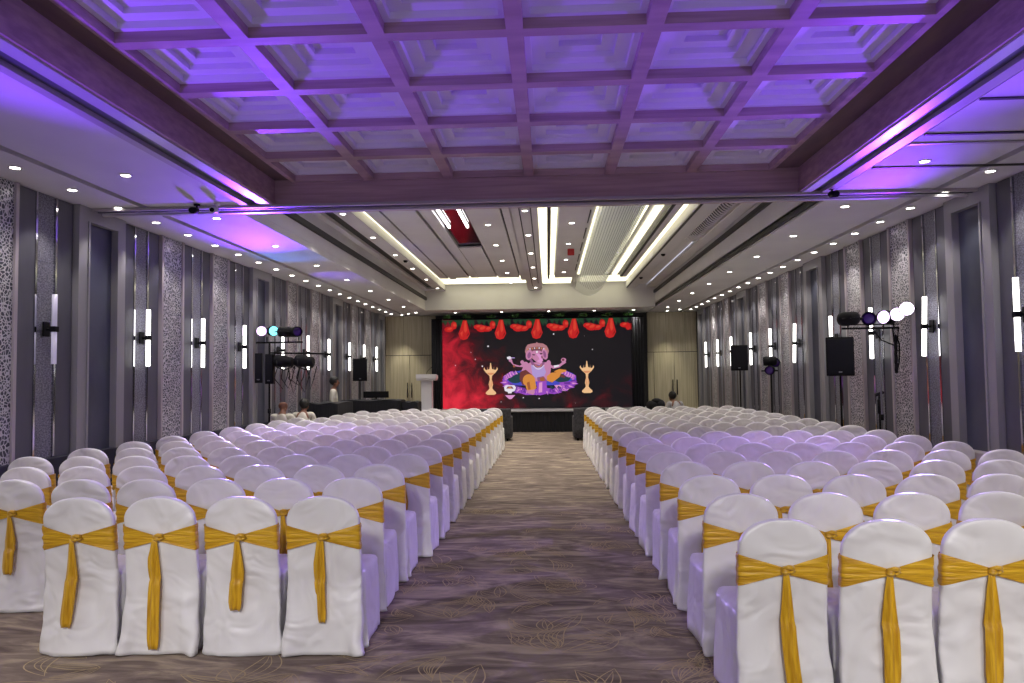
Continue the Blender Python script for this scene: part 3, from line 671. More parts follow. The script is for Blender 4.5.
# upper arms left and right
P4(bm, [(345, 345), (330, 362), (255, 352), (232, 325), (218, 300), (236, 300), (250, 335), (300, 350), (335, 320)], 0, .001); B4(bm, 228, 308, 14, 12, 0, 0, .0014)
P4(bm, [(200, 282), (225, 276), (240, 290), (226, 300), (205, 298)], 8, .002); P4(bm, [(238, 284), (262, 286), (262, 292), (238, 292)], 1, .002)
B4(bm, 318, 322, 14, 14, 0, 0, .0016); B4(bm, 255, 352, 8, 10, 6, 0, .002)
P4(bm, [(530, 340), (550, 352), (600, 345), (625, 325), (650, 318), (655, 330), (630, 345), (602, 366), (555, 375), (530, 362)], 0, .001); B4(bm, 635, 310, 20, 17, 0, 0, .0014); B4(bm, 632, 308, 10, 9, 9, 0, .002); P4(bm, [(560, 350), (600, 346), (602, 356), (562, 368)], 8, .0018)
B4(bm, 520, 335, 18, 26, 0, 0, .0012); B4(bm, 345, 345, 22, 26, 0, 0, .0012)
# head with ears, crown, trunk
B4(bm, 432, 240, 92, 62, 3, 0, .002); B4(bm, 432, 246, 74, 44, 4, 0, .0024); P4(bm, [(345, 215), (360, 190), (390, 182), (425, 178), (432, 168), (440, 178), (480, 182), (508, 200), (520, 225), (480, 212), (432, 206), (385, 212)], 3, .0028)
for i in range(9): B4(bm, 362 + i * 17.5, 226 - 10 * math.sin(PI * i / 8), 5, 6, 8 if i % 2 else 5, 0, .0032, 8)
B4(bm, 372, 268, 26, 40, 0, .2, .003); B4(bm, 492, 262, 22, 44, 0, -.2, .003); B4(bm, 372, 270, 13, 24, 2, .2, .0036); B4(bm, 490, 264, 11, 28, 2, -.2, .0036)
P4(bm, [(388, 250), (405, 236), (455, 236), (480, 252), (484, 290), (470, 312), (458, 330), (430, 326), (402, 300)], 0, .004)
P4(bm, [(425, 262), (452, 258), (470, 282), (478, 312), (462, 334), (430, 318), (440, 306), (452, 304), (444, 285)], 11, .0048); P4(bm, [(462, 280), (474, 278), (478, 300), (468, 296)], 4, .0056)
P4(bm, [(396, 262), (418, 264), (416, 272), (398, 271)], 7, .0056); P4(bm, [(452, 256), (474, 254), (474, 263), (454, 265)], 7, .0056); P4(bm, [(424, 238), (440, 238), (436, 256), (428, 256)], 8, .0056)
P4(bm, [(372, 300), (392, 300), (410, 335), (450, 348), (482, 320), (492, 330), (470, 362), (430, 366), (392, 344)], 2, .003)
for i in range(10): B4(bm, 402 + i * 9, 350 + 26 * math.sin(PI * i / 9), 4, 5, 8, 0, .004, 8)
for i in range(7): B4(bm, 418 + i * 8, 345 + 16 * math.sin(PI * i / 6), 3.5, 4, 5, 0, .0042, 8)
# sweets bowl
P4(bm, [(176, 510), (190, 497), (255, 497), (268, 515), (258, 540), (235, 548), (235, 558), (206, 558), (206, 548), (182, 540)], 8, .004); P4(bm, [(192, 522), (205, 505), (238, 505), (250, 524)], 4, .005); P4(bm, [(205, 520), (222, 508), (238, 522)], 5, .0055)
P4(bm, [(182, 572), (262, 572), (232, 602), (214, 602)], 11, .004)
obj('deity_picture', bm, [E_[k] for k in ('skin', 'lav', 'mauve', 'crown', 'crown2', 'ochre', 'ochre2', 'dark', 'white', 'brown', 'purple', 'pink')], g, label='pink four-armed elephant-headed seated figure on screen')
bm = bmesh.new()
for px, py, r_ in ((487.5, 346, .9), (474.4, 359, .6), (481.4, 366, .8), (592.8, 350.6, .6), (522.6, 398, .6), (538.5, 399, .6), (454, 365, .5), (554, 334.6, .7), (470, 352, .4), (500, 402, .4), (575, 404, .3), (585, 337, .3)):
    blob(bm, px, py, r_, r_, 0, 8)
obj('sparkles', bm, E_['white'], g)
# ------------------------------------------------------------------ greenery on the screen top
for i, px in enumerate((-3.25, -2.55, -1.8, -1.05, -.3, .4, 1.15, 1.9, 2.55)):
    bm = bmesh.new()
    rnd = random.Random(i)
    for k in range(46):
        a = rnd.uniform(0, 2 * PI); el = rnd.uniform(.05, 1.3); L = rnd.uniform(.07, .17)
        c = Vector((rnd.uniform(-.13, .13), rnd.uniform(-.05, .05), .01)); d = Vector((math.cos(a) * math.cos(el), math.sin(a) * math.cos(el) * .5, math.sin(el)))
        sd = d.cross(Vector((0, 0, 1))).normalized() * L * .2
        v = [bm.verts.new(c), bm.verts.new(c + d * L * .5 + sd), bm.verts.new(c + d * L), bm.verts.new(c + d * L * .5 - sd + Vector((0, 0, .006)))]
        bm.faces.new(v)
    tag(obj('leafy_sprig', bm, M['leaf'], loc=(px, 23.61, 3.541)), 'small green leafy sprig on top of the screen frame, %s from the left' % ordw[i], 'plant', 'sprigs along the screen top')
for i, px in enumerate((-2.95, -1.45, .05, 1.5, 2.75)):
    downlight(px, 23.6, ZC, 34, 'small round downlight over the screen top, %s from the left' % ordw[i], 'downlights over the screen top', 80)
# ------------------------------------------------------------------ lectern
g = thing('lectern', 'white lectern with overhanging top, standing on the stage left of the screen', 'lectern', (-3.76, 22.9, .641))
bm = bmesh.new(); bbox(bm, -.17, .17, -.14, .14, .03, .93, .01); obj('column', bm, M['white'], g)
bm = bmesh.new(); bbox(bm, -.24, .24, -.2, .2, .001, .035, .008); obj('base', bm, M['white'], g)
bm = bmesh.new(); b2 = [(-.31, -.22), (.31, -.22), (.31, .22), (-.31, .22)]
loft(bm, [[(x * .93, y * .9, .932) for x, y in b2], [(x, y, 1.0) for x, y in b2], [(x, y, 1.1 + (.03 if y < 0 else -.01)) for x, y in b2]], smooth=False); obj('desk_top', bm, M['white'], g)
bm = bmesh.new(); tube(bm, [(-.05, .1, 1.1), (-.02, .12, 1.2), (.06, .1, 1.29), (.12, .06, 1.33)], .006, 6); tube(bm, [(.12, .06, 1.33), (.16, .03, 1.34)], .012, 8); obj('microphone', bm, M['black'], g)
# ------------------------------------------------------------------ speakers and light stands
def stand(name, x, y, h, lab, grp, spread=.3, rz=0, thin=.017, pm='black'):
    g = thing(name, lab, 'stand', (x, y, 0), rz, grp)
    bm = bmesh.new(); tube(bm, [(0, 0, .12), (0, 0, h)], thin, 10); obj('pole', bm, M[pm], g)
    bm = bmesh.new(); tube(bm, [(0, 0, h * .45), (0, 0, h * .45 + .08)], thin + .012, 10); tube(bm, [(0, 0, .5), (0, 0, .56)], thin + .012, 10); obj('collar', bm, M['black'], g)
    for k in range(3):
        a = 2 * PI * k / 3 + PI / 2
        bm = bmesh.new(); tube(bm, [(.02 * math.cos(a), .02 * math.sin(a), .53), (spread * math.cos(a), spread * math.sin(a), .016)], .011, 8)
        tube(bm, [(.01 * math.cos(a), .01 * math.sin(a), .16), (spread * .5 * math.cos(a), spread * .5 * math.sin(a), .28)], .008, 6); obj('leg', bm, M['black'], g)
    return g
def speaker(x, y, z, w, h, rz, lab, pole=None):
    g = thing('loudspeaker', lab, 'loudspeaker', (x, y, z), rz, 'black loudspeakers on stands')
    d = w * .85
    bm = bmesh.new(); P = [(-w / 2, -d / 2), (w / 2, -d / 2), (w * .36, d / 2), (-w * .36, d / 2)]
    loft(bm, [[(px * .97, py * .97, .0) for px, py in P], [(px, py, .015) for px, py in P], [(px, py, h - .015) for px, py in P], [(px * .97, py * .97, h) for px, py in P]], smooth=False); obj('cabinet', bm, M['black'], g)
    bm = bmesh.new(); bbox(bm, -w * .46, w * .46, -d / 2 - .014, -d / 2 - .001, .03, h - .03, .006); obj('grille', bm, mat('speaker_grille', srgb(12, 12, 22), .7, spec=.2), g)
    bm = bmesh.new(); bbox(bm, -.025, .025, -d / 2 - .02, -d / 2 - .0145, .05, .07, .002); obj('badge', bm, M['chrome'], g, label='small silver badge')
    return g
SPK = []
speaker(-5.25, 13.25, 1.62, .13, .54, .1, 'narrow black column loudspeaker, left one under the glowing coloured lamps'); speaker(-5.03, 13.22, 1.60, .15, .54, -.1, 'narrow black column loudspeaker, right one under the glowing coloured lamps')
speaker(-5.1, 19.9, 1.60, .38, .6, .25, 'black loudspeaker on a stand by the left wall, beyond the standing man')
stand('speaker_stand', -5.1, 19.9, 1.598, 'black tripod under the far loudspeaker at the left wall', 'black tripod stands', .26)
speaker(4.56, 11.8, 1.63, .40, .6, -.35, 'largest black loudspeaker, on a stand by the right wall'); stand('speaker_stand', 4.56, 11.8, 1.628, 'black tripod under the largest loudspeaker at the right wall', 'black tripod stands', .12)
speaker(4.42, 17.3, 1.75, .38, .58, -.3, 'black loudspeaker on a stand at the right wall, farther from the camera'); stand('speaker_stand', 4.42, 17.3, 1.748, 'black tripod under the farther loudspeaker at the right wall', 'black tripod stands', .12)
def can_mesh():
    a = bmesh.new(); lathe(a, [(.035, .17), (.075, .15), (.082, .0), (.078, -.05), (.074, -.05), (.074, -.02)], 18, cap1=False)
    b_ = bmesh.new(); lathe(b_, [(.073, -.022), (.05, -.026), (.001, -.03)], 18)
    y = bmesh.new(); tube(y, [(-.09, 0, .05), (-.1, 0, .16), (-.06, 0, .2), (.06, 0, .2), (.1, 0, .16), (.09, 0, .05)], .007, 6)
    return a, b_, y
def can(x, y, z, tgt, lab, col=None, es=0, side='left'):
    g = thing('stage_light', lab, 'stage light', (x, y, z), 0, 'round stage lights on the %s stand' % side)
    a, b_, y_ = can_mesh()
    obj('housing', a, M['black'], g, smooth=True)
    obj('lens', b_, em('can_glow', col, es) if col else mat('dark_lens', srgb(60, 30, 110), .2), g)
    obj('yoke', y_, M['black'], g); g.scale = (1.2, 1.2, 1.2)
    g.rotation_euler = (Vector(tgt) - Vector((x, y, z))).to_track_quat('-Z', 'Y').to_euler()
    return g
# left light stand
lx, ly = -5.12, 13.4
g = stand('light_stand', lx, ly, 2.36, 'black tripod light stand with crossbar at the left wall', 'black tripod light stands', .14)
bm = bmesh.new(); tube(bm, [(-.3, 0, 2.36), (.62, 0, 2.36)], .016, 8); tube(bm, [(0, 0, 2.17), (1.2, -.2, 2.13)], .016, 8)
for k in (-.28, -.05, .35, .55): tube(bm, [(k, 0, 2.36), (k, 0, 2.46)], .01, 6)
obj('crossbar', bm, M['black'], g)
CAM = Vector((0, 0, 1.7))
can(lx - .13, ly - .05, 2.57, (-.6, 0, 2.0), 'stage light glowing violet-white, leftmost on the left stand', (.8, .5, 1, 1), 1.6)
can(lx + .09, ly - .05, 2.57, (1.5, 3, 1.8), 'stage light glowing cyan, beside the violet one on the left stand', (.2, .85, 1, 1), 1.2)
can(lx + .34, ly, 2.55, (-1.5, 20, 2.6), 'unlit stage light, third on the left stand')
can(lx + .52, ly - .05, 2.55, (2.5, 6, 2.5), 'unlit stage light with violet lens, rightmost on the left stand')
# black profile lamps with cables
for i, (a, c, lab) in enumerate((((-4.97, 13.25), (-4.62, 13.2), 'big black tubular follow lamp, left of the two'), ((-4.57, 13.2), (-4.22, 13.15), 'big black tubular follow lamp, right of the two'))):
    q = thing('follow_lamp', lab, 'stage light', (a[0], a[1], 2.0), 0, 'black follow lamps by the left wall')
    L = c[0] - a[0]
    bm = bmesh.new(); tube(bm, [(0, 0, .03), (.03, 0, .02), (L * .6, -.02, 0), (L * .62, -.02, 0), (L - .03, -.03, -.01), (L, -.03, -.01)], [.09, .11, .11, .095, .09, .08], 16); obj('barrel', bm, M['black'], q)
    bm = bmesh.new(); tube(bm, [(.08, -.11, .02), (.09, -.13, -.1), (.2, -.05, -.15), (.3, .09, -.1), (.3, .1, .0)], .012, 6); obj('yoke', bm, M['black'], q)
rnd = random.Random(3)
for i in range(6):
    x = -4.85 + i * .1; bm = bmesh.new()
    tube(bm, [(x, 13.1, 1.92), (x + rnd.uniform(-.1, .1), 13.06, 1.7), (x + .1, 13.06, 1.5 + rnd.uniform(-.1, .1)), (x + .16, 13.1, 1.7), (x + .2, 13.12, 1.91)], .009, 6)
    tag(obj('cable', bm, M['black']), 'black looped cable hanging under the follow lamps, %s from the left' % ordw[i], 'cable', 'cables under the follow lamps')
# right light stand
rx, ry = 4.56, 10.4
g = stand('light_stand', rx, ry, 2.28, 'black tripod light stand with crossbar at the right wall', 'black tripod light stands', .12, thin=.012, pm='chrome')
bm = bmesh.new(); tube(bm, [(-.5, 0, 2.29), (.27, 0, 2.29)], .014, 8); tube(bm, [(-.5, 0, 2.34), (.27, 0, 2.34)], .008, 6)
for k in (-.42, -.14, .06, .2): tube(bm, [(k, 0, 2.29), (k, 0, 2.4)], .01, 6)
obj('crossbar', bm, M['black'], g)
bm = bmesh.new(); tube(bm, [(-.1, -.02, 2.28), (.0, -.06, 2.12), (.18, -.07, 2.04), (.22, -.05, 2.12), (.25, -.02, 2.28)], .01, 6); tube(bm, [(.16, -.05, 2.28), (.16, -.08, 2.1), (.2, -.07, 2.0)], .01, 6); obj('hanging_cable', bm, M['black'], g)
can(rx - .46, ry - .02, 2.42, (1.0, 18, 2.5), 'unlit violet-cased stage light, leftmost on the right stand', side='right')
can(rx - .14, ry - .02, 2.42, (1.5, 4, 2.4), 'unlit stage light, second from the left on the right stand', side='right')
can(rx + .04, ry - .1, 2.43, (-2.5, 4, 2.6), 'stage light glowing white seen edge-on, third on the right stand', (.8, .55, 1, 1), 2, 'right')
can(rx + .16, ry - .2, 2.46, (0.2, 1, 2.2), 'stage light glowing white, fourth on the right stand', (.9, .7, 1, 1), 2, 'right')
can(rx + .2, ry - .38, 2.52, (.5, 0, 1.9), 'brightest stage light glowing white, rightmost on the right stand', (.95, .8, 1, 1), 2.4, 'right')
bm = bmesh.new(); rnd = random.Random(5)
for k in range(3): tube(bm, [(.012 * math.cos(2 * PI * k / 3 + j), .012 * math.sin(2 * PI * k / 3 + j) - .0, -.0 - .05 * j) for j in range(11)], .012, 6)
tube(bm, [(.0, .0, .02), (.05, 0, -.1), (.04, 0, -.35), (.0, 0, -.5)], .01, 6)
tag(obj('cable_bundle', bm, M['black'], loc=(rx + .16, ry - .12, 2.17)), 'bundle of black cable hanging below the right stage lights', 'cable')
g = stand('microphone_stand', 4.66, 10.68, 1.38, 'short black stand with a clamp head behind the right chairs', 'black tripod light stands', .12, thin=.022)
bm = bmesh.new(); tube(bm, [(-.06, 0, 1.36), (.05, 0, 1.4)], .022, 8); tube(bm, [(0, 0, 1.1), (0, 0, 1.3)], .036, 8); obj('clamp', bm, M['black'], g)
# far right moving lights
g = stand('light_stand', 4.62, 15.6, 1.72, 'black tripod light stand near the farther right loudspeaker', 'black tripod light stands', .14)
bm = bmesh.new(); tube(bm, [(-.2, 0, 1.73), (.14, 0, 1.73)], .014, 8); obj('crossbar', bm, M['black'], g)
can(4.52, 15.55, 1.93, (1, 17, 1.9), 'unlit black stage light beside the farther right loudspeaker, upper left', side='far right')
can(4.68, 15.5, 1.9, (3.9, 12, 1.7), 'unlit black stage light beside the farther right loudspeaker, upper right', side='far right')
can(4.52, 15.35, 1.74, (3, 12, 1.6), 'unlit black stage light beside the farther right loudspeaker, lowest', side='far right')
# ------------------------------------------------------------------ control desk, armchairs
def draped(name, lab, x0, x1, y0, y1, h, cat='table'):
    g = thing(name, lab, cat, ((x0 + x1) / 2, (y0 + y1) / 2, 0)); a, c = (x1 - x0) / 2, (y1 - y0) / 2
    bm = bmesh.new(); loops = []
    per = [(-a + 2 * a * k / 30, -c) for k in range(30)] + [(a, -c + 2 * c * k / 20) for k in range(20)] + [(a - 2 * a * k / 30, c) for k in range(30)] + [(-a, c - 2 * c * k / 20) for k in range(20)]
    for z in (.004, h * .4, h * .8, h - .01, h):
        f = 0 if z > h * .95 else (h - z) / h * .02
        loops.append([(px * (1 + f * math.sin(i * 1.9)), py * (1 + f * 2 * math.sin(i * 2.3)), z + (.012 * math.sin(i * .35) if z > h * .95 else 0)) for i, (px, py) in enumerate(per)])
    loft(bm, loops, smooth=True); obj('drape', bm, M['blackcloth'], g)
    return g
draped('draped_counter', 'black draped control counter behind the last left rows, nearest the seated men', -5.2, -4.5, 15.62, 16.9, 1.15)
draped('draped_counter', 'long black draped counter across the far left corner', -5.1, -3.62, 18.0, 18.7, 1.13)
draped('draped_counter', 'low black draped box right of the long black counter', -3.6, -3.2, 18.05, 18.6, 1.08)
g = thing('monitor', 'black flat monitor standing on the long black counter', 'monitor', (-4.3, 18.35, 1.145))
bm = bmesh.new(); bbox(bm, -.32, .32, -.015, .015, .04, .2, .006); obj('housing', bm, M['black'], g)
bm = bmesh.new(); bbox(bm, -.1, .1, -.07, .07, .0, .012, .003); bbox(bm, -.02, .02, .016, .03, .012, .1, .003); obj('foot', bm, M['black'], g)
def armchair(x, y, lab):
    g = thing('armchair', lab, 'armchair', (x, y, 0), 0, 'dark grey armchairs facing the stage')
    bm = bmesh.new()
    loft(bm, [[(px * (1 + .16 * z), -.3 - .05 * z + py, z) for px, py in ((-.36, -.06), (.36, -.06), (.36, .06), (-.36, .06))] for z in (.06, .3, .6, .8, .84)]); obj('backrest', bm, M['darkgrey'], g)
    bm = bmesh.new(); bbox(bm, -.25, .25, -.22, .4, .1, .44, .04); obj('seat', bm, M['darkgrey'], g)
    for s in (-1, 1):
        bm = bmesh.new(); bbox(bm, s * .34 - .075, s * .34 + .075, -.22, .42, .06, .62, .03); obj('armrest', bm, M['darkgrey'], g)
    for sx_ in (-1, 1):
        for sy in (-.28, .34):
            bm = bmesh.new(); tube(bm, [(sx_ * .3, sy, .001), (sx_ * .3, sy, .07)], [.018, .024], 8); obj('foot', bm, M['black'], g)
    return g
armchair(-1.38, 19.6, 'dark grey armchair in front of the stage, left of the aisle'); armchair(1.05, 19.6, 'dark grey armchair in front of the stage, right of the aisle')
g = thing('equipment_case', 'black case with a soft black bag on top, right of the screen', 'case', (2.95, 20.6, 0))
bm = bmesh.new(); bbox(bm, -.28, .28, -.25, .25, .004, .72, .02); obj('case_body', bm, M['black'], g)
bm = bmesh.new(); ell(bm, (-.1, 0, .83), (.17, .2, .14)); ell(bm, (.12, 0, .84), (.14, .18, .16)); ell(bm, (.02, -.03, .96), (.14, .12, .07)); obj('soft_bag', bm, M['blackcloth'], g, smooth=True)
# ------------------------------------------------------------------ people
def skin(name, verts, edges, rad, m, parent, sub=2, root=0):
    me = bpy.data.meshes.new(name); me.from_pydata([Vector(v) for v in verts], edges, []); me.materials.append(m)
    o = bpy.data.objects.new(name, me); link(o, parent)
    o.modifiers.new('Skin', 'SKIN'); o.modifiers['Skin'].use_smooth_shade = True
    lay = me.skin_vertices[0].data
    for i, r_ in enumerate(rad):
        lay[i].radius = r_ if isinstance(r_, tuple) else (r_, r_)
        lay[i].use_root = (i == root)
    s_ = o.modifiers.new('Subsurf', 'SUBSURF'); s_.levels = sub; s_.render_levels = sub
    return o
def person(loc, rz, J, lab, shirt, hair=True, hand_curl=.4):
    # J: joints in metres, person faces +Y ; pelvis, chest, neck, head, per side shoulder elbow wrist hip knee ankle toe
    g = thing('person', lab, 'person', loc, rz)
    V, Ed, R = [], [], []
    def add(p, r, prev=None):
        V.append(p); R.append(r)
        if prev is not None: Ed.append((prev, len(V) - 1))
        return len(V) - 1
    pel = add(J['pelvis'], (.14, .10)); ch0 = add(J['waist'], (.125, .09), pel); ch = add(J['chest'], (.13, .10), ch0); ne = add(J['neck'], (.046, .048), ch)
    hc = Vector(J['head']); hb = add(tuple(hc + Vector((0, .012, -.08))), (.05, .058), ne); hm = add(tuple(hc), (.076, .094), hb); add(tuple(hc + Vector((0, -.005, .085))), (.06, .075), hm)
    add(tuple(hc + Vector((0, .115, -.02))), (.014, .016), hm)
    for s in (-1, 1): add(tuple(hc + Vector((s * .088, -.01, -.01))), (.012, .024), hm)
    SH = {}
    for s, k in ((-1, 'L'), (1, 'R')):
        sh = add(J['sh' + k], .058, ch); el = add(J['el' + k], .042, sh); wr = add(J['wr' + k], .027, el)
        w = Vector(J['wr' + k]); d = (w - Vector(J['el' + k])).normalized()
        side = d.cross(Vector((0, 0, 1))); side = side.normalized() if side.length > .1 else Vector((0, 1, 0))
        side *= s if side.length else 1
        pm = add(tuple(w + d * .05), (.036, .02), wr)
        for f_, (o_, ln) in enumerate(((-.03, .07), (-.01, .08), (.01, .075), (.03, .06))):
            a = add(tuple(w + d * .095 + side * o_), .009, pm); b_ = add(tuple(w + d * (.095 + ln * .5) + side * o_ + Vector((0, 0, -.012))), .008, a); add(tuple(w + d * (.095 + ln * .8) + side * o_ + Vector((0, 0, -.035))), .007, b_)
        a = add(tuple(w + d * .045 + side * -.045), .011, pm); add(tuple(w + d * .075 + side * -.066 + Vector((0, 0, -.015))), .009, a)
        hp = add(J['hp' + k], .082, pel); kn = add(J['kn' + k], .055, hp); an = add(J['an' + k], .036, kn); add(J['to' + k], (.038, .028), an)
    skin('body', V, Ed, R, M['skin'], g)
    # shirt
    V, Ed, R = [], [], []
    p0 = add(J['pelvis'], (.155, .118)); p1 = add(J['waist'], (.15, .115), p0); p2 = add(J['chest'], (.15, .118), p1); add(tuple(Vector(J['neck']) + (Vector(J['chest']) - Vector(J['neck'])) * .12), (.062, .064), p2)
    for k in 'LR':
        a = add(J['sh' + k], .07, p2); e_ = Vector(J['el' + k]); b_ = add(tuple(e_), .054, a); add(tuple(e_ + (Vector(J['wr' + k]) - e_) * .75), .04, b_)
    skin('shirt', V, Ed, R, shirt, g)
    V, Ed, R = [], [], []
    p0 = add(tuple(Vector(J['pelvis']) - Vector((0, 0, .02))), (.15, .12))
    for k in 'LR':
        a = add(J['hp' + k], .1, p0); b_ = add(J['kn' + k], .072, a); add(J['an' + k], .058, b_)
    skin('trousers', V, Ed, R, M['trouser'], g)
    for k in 'LR':
        a = Vector(J['an' + k]); t2 = Vector(J['to' + k]); bm = bmesh.new(); mid = (a + t2) / 2; ell(bm, (mid.x, mid.y + .01, .045), (.048, .13, .044)); obj('shoe', bm, M['black'], g, smooth=True)
    bm = bmesh.new()
    for s in (-1, 1): ell(bm, (hc.x + s * .032, hc.y + .088, hc.z + .01), (.013, .006, .007), n=8, m=6)
    obj('eye', bm, M['hair'], g, label='dark eyes')
    bm = bmesh.new(); ell(bm, (hc.x, hc.y + .083, hc.z - .062), (.024, .008, .007), n=8, m=6); obj('mouth', bm, M['skin_red'], g, label='reddish mouth')
    if hair:
        bm = bmesh.new(); ell(bm, (hc.x, hc.y - .022, hc.z + .04), (.098, .115, .108), n=20, m=12)
        bm.verts.ensure_lookup_table()
        for v in bm.verts:
            if v.co.y > hc.y + .05 and v.co.z < hc.z + .06: v.co.y = hc.y + .05
        obj('hair', bm, M['hair'], g, smooth=True)
    return g
def joints(sit=False, lean=0, arms='down'):
    if not sit:
        J = {'pelvis': (0, 0, .93), 'waist': (0, .0, 1.08), 'chest': (0, .0, 1.3), 'neck': (0, .01, 1.46), 'head': (0, .03, 1.585)}
        for s, k in ((-1, 'L'), (1, 'R')):
            J['sh' + k] = (s * .185, -.01, 1.39); J['el' + k] = (s * .225, -.03, 1.12); J['wr' + k] = (s * .22, .14, .98)
            J['hp' + k] = (s * .09, 0, .86); J['kn' + k] = (s * .095, .02, .48); J['an' + k] = (s * .1, -.01, .09); J['to' + k] = (s * .11, .13, .04)
    else:
        c, sn = math.cos(lean), math.sin(lean); up = lambda h, x=0, f=0: (x, h * sn + f * c, .52 + h * c - f * sn)
        J = {'pelvis': (0, 0, .53), 'waist': up(.16), 'chest': up(.37), 'neck': up(.53, 0, .01), 'head': up(.65, 0, .04)}
        for s, k in ((-1, 'L'), (1, 'R')):
            J['sh' + k] = up(.46, s * .185, -.01); J['el' + k] = up(.22, s * .23, .08); e_ = J['el' + k]; J['wr' + k] = (s * .13, max(e_[1] + .2, .3), max(.62, e_[2] - .12))
            J['hp' + k] = (s * .1, .04, .5); J['kn' + k] = (s * .13, .44, .49); J['an' + k] = (s * .13, .42, .09); J['to' + k] = (s * .13, .56, .04)
    return J
person((-5.1, 17.42, 0), -PI / 2 + .25, joints(), 'standing person in a white shirt facing right behind the black counter', M['shirt'])
person((-4.98, 14.8, 0), .1, joints(True, .25), 'seated person, pale shirt and dark hair, at the black counter near end', M['shirt'])
person((-5.1, 13.98, 0), .1, joints(True, .1), 'seated person with cropped hair low by the left wall, only the head showing', M['shirt'], hair=False)
person((3.32, 19.2, 0), .35, joints(True, .42), 'seated person in a pale shirt leaning forward near the right cream doors', M['shirt2'])
def stool(x, y, lab, rz=0):
    g = thing('stool', lab, 'stool', (x, y, 0), rz, 'black stools')
    bm = bmesh.new(); lathe(bm, [(.17, .37), (.18, .38), (.18, .41), (.16, .42)], 20); obj('seat', bm, M['black'], g)
    for k in range(4):
        a = PI / 4 + k * PI / 2; bm = bmesh.new(); tube(bm, [(.12 * math.cos(a), .12 * math.sin(a), .37), (.17 * math.cos(a), .17 * math.sin(a), .001)], .012, 6); obj('leg', bm, M['black'], g)
stool(-4.98, 14.8, 'black stool under the person at the black counter', .3); stool(-5.1, 13.98, 'black stool under the person low by the left wall', .3); stool(3.32, 19.2, 'black stool under the person near the right doors', .3)
# ------------------------------------------------------------------ banquet chairs
HB = .97
def half_w(z):      # half width of the back cover
    if z <= .5: return .232 + .021 * (1 - z / .5) ** 1.6
    if z <= .82: return .232 - .006 * (z - .5) / .32
    return .226
def yrear(z): return -.055 * max(0, (z - .45)) / .5 - .04 * max(0, 1 - z / .5) ** 1.6
def back_cover(seed):
    rnd = random.Random(seed); ph = [rnd.uniform(0, 6.28) for _ in range(8)]
    bm = bmesh.new(); N = 56; loops = []
    zs = [.004 + .496 * k / 18 for k in range(19)] + [.5 + .32 * k / 12 for k in range(1, 13)]
    lv = [(z, half_w(z), .032) for z in zs]
    for k in range(1, 15):
        a = PI / 2 * k / 14.5; lv.append((.825 + (HB - .825) * math.sin(a) ** 1.0, .226 * math.cos(a) ** .86, .032 * (.35 + .65 * math.cos(a) ** .35)))
    for z, w, t_ in lv:
        lp = []
        for i in range(N):
            a = 2 * PI * i / N; c, s = math.cos(a), math.sin(a)
            x = w * math.copysign(abs(c) ** .35, c); y = t_ * math.copysign(abs(s) ** .6, s)
            u = x / .232
            if z < .5:       # drape folds on the rear and at the corners
                f = (1 - z / .5)
                dy = .013 * f * (math.sin(u * 3.1 + ph[0]) + .7 * math.sin(u * 6.3 + ph[1] + z * 5) + .4 * math.sin(u * 13 + ph[6] - z * 7)) + .012 * math.exp(-((z - .21 - .02 * math.sin(u * 2 + ph[4])) / .012) ** 2) * (1 if s < 0 else 0) * -.35
                dy += .016 * f ** .6 * math.sin(abs(u) * 5.5 + z * 9 + ph[7]) * min(1, abs(u) * 1.6)
                y += dy if s < 0 else dy * .3
                x += .006 * f * math.sin(z * 25 + ph[2]) * abs(u) ** 3
            else:
                y += .003 * math.sin(u * 4 + z * 30 + ph[3]) * (1 if s < 0 else .3)
            zz = z if z > .01 else z + .004 * (1 + math.sin(u * 7 + ph[5]))
            lp.append((x, y + yrear(z), zz))
        loops.append(lp)
    loft(bm, loops)
    return bm
def seat_cover(seed):
    rnd = random.Random(seed + 50); ph = [rnd.uniform(0, 6.28) for _ in range(8)]
    bm = bmesh.new(); N = 64; loops = []
    lv = [(.004 + .44 * k / 16) for k in range(17)]
    yc = .272
    def rr(w, d, z, amp):
        lp = []
        for i in range(N):
            a = 2 * PI * i / N; c, s = math.cos(a), math.sin(a)
            x = w * math.copysign(abs(c) ** .32, c); y = d * math.copysign(abs(s) ** .32, s)
            fold = amp * (math.sin(a * 7 + ph[0]) + .7 * math.sin(a * 13 + ph[1]) + .5 * math.sin(a * 3 + z * 9 + ph[2]))
            if s < -.6: fold *= .1
            L = math.hypot(x, y)
            lp.append((x * (1 + fold / L), yc + y * (1 + fold / L), z + (.004 * (1 + math.sin(a * 9 + ph[3])) if z < .01 else 0)))
        return lp
    for z in lv:
        f = 1 - z / .45
        loops.append(rr(.232 + .006 * f, .245 + .02 * f, z, .002 + .012 * f))
    loops.append(rr(.232, .244, .462, .003)); loops.append(rr(.222, .234, .484, .002)); loops.append(rr(.18, .18, .497, .001)); loops.append(rr(.11, .11, .504, .0)); loops.append(rr(.03, .03, .506, 0))
    loft(bm, loops)
    return bm
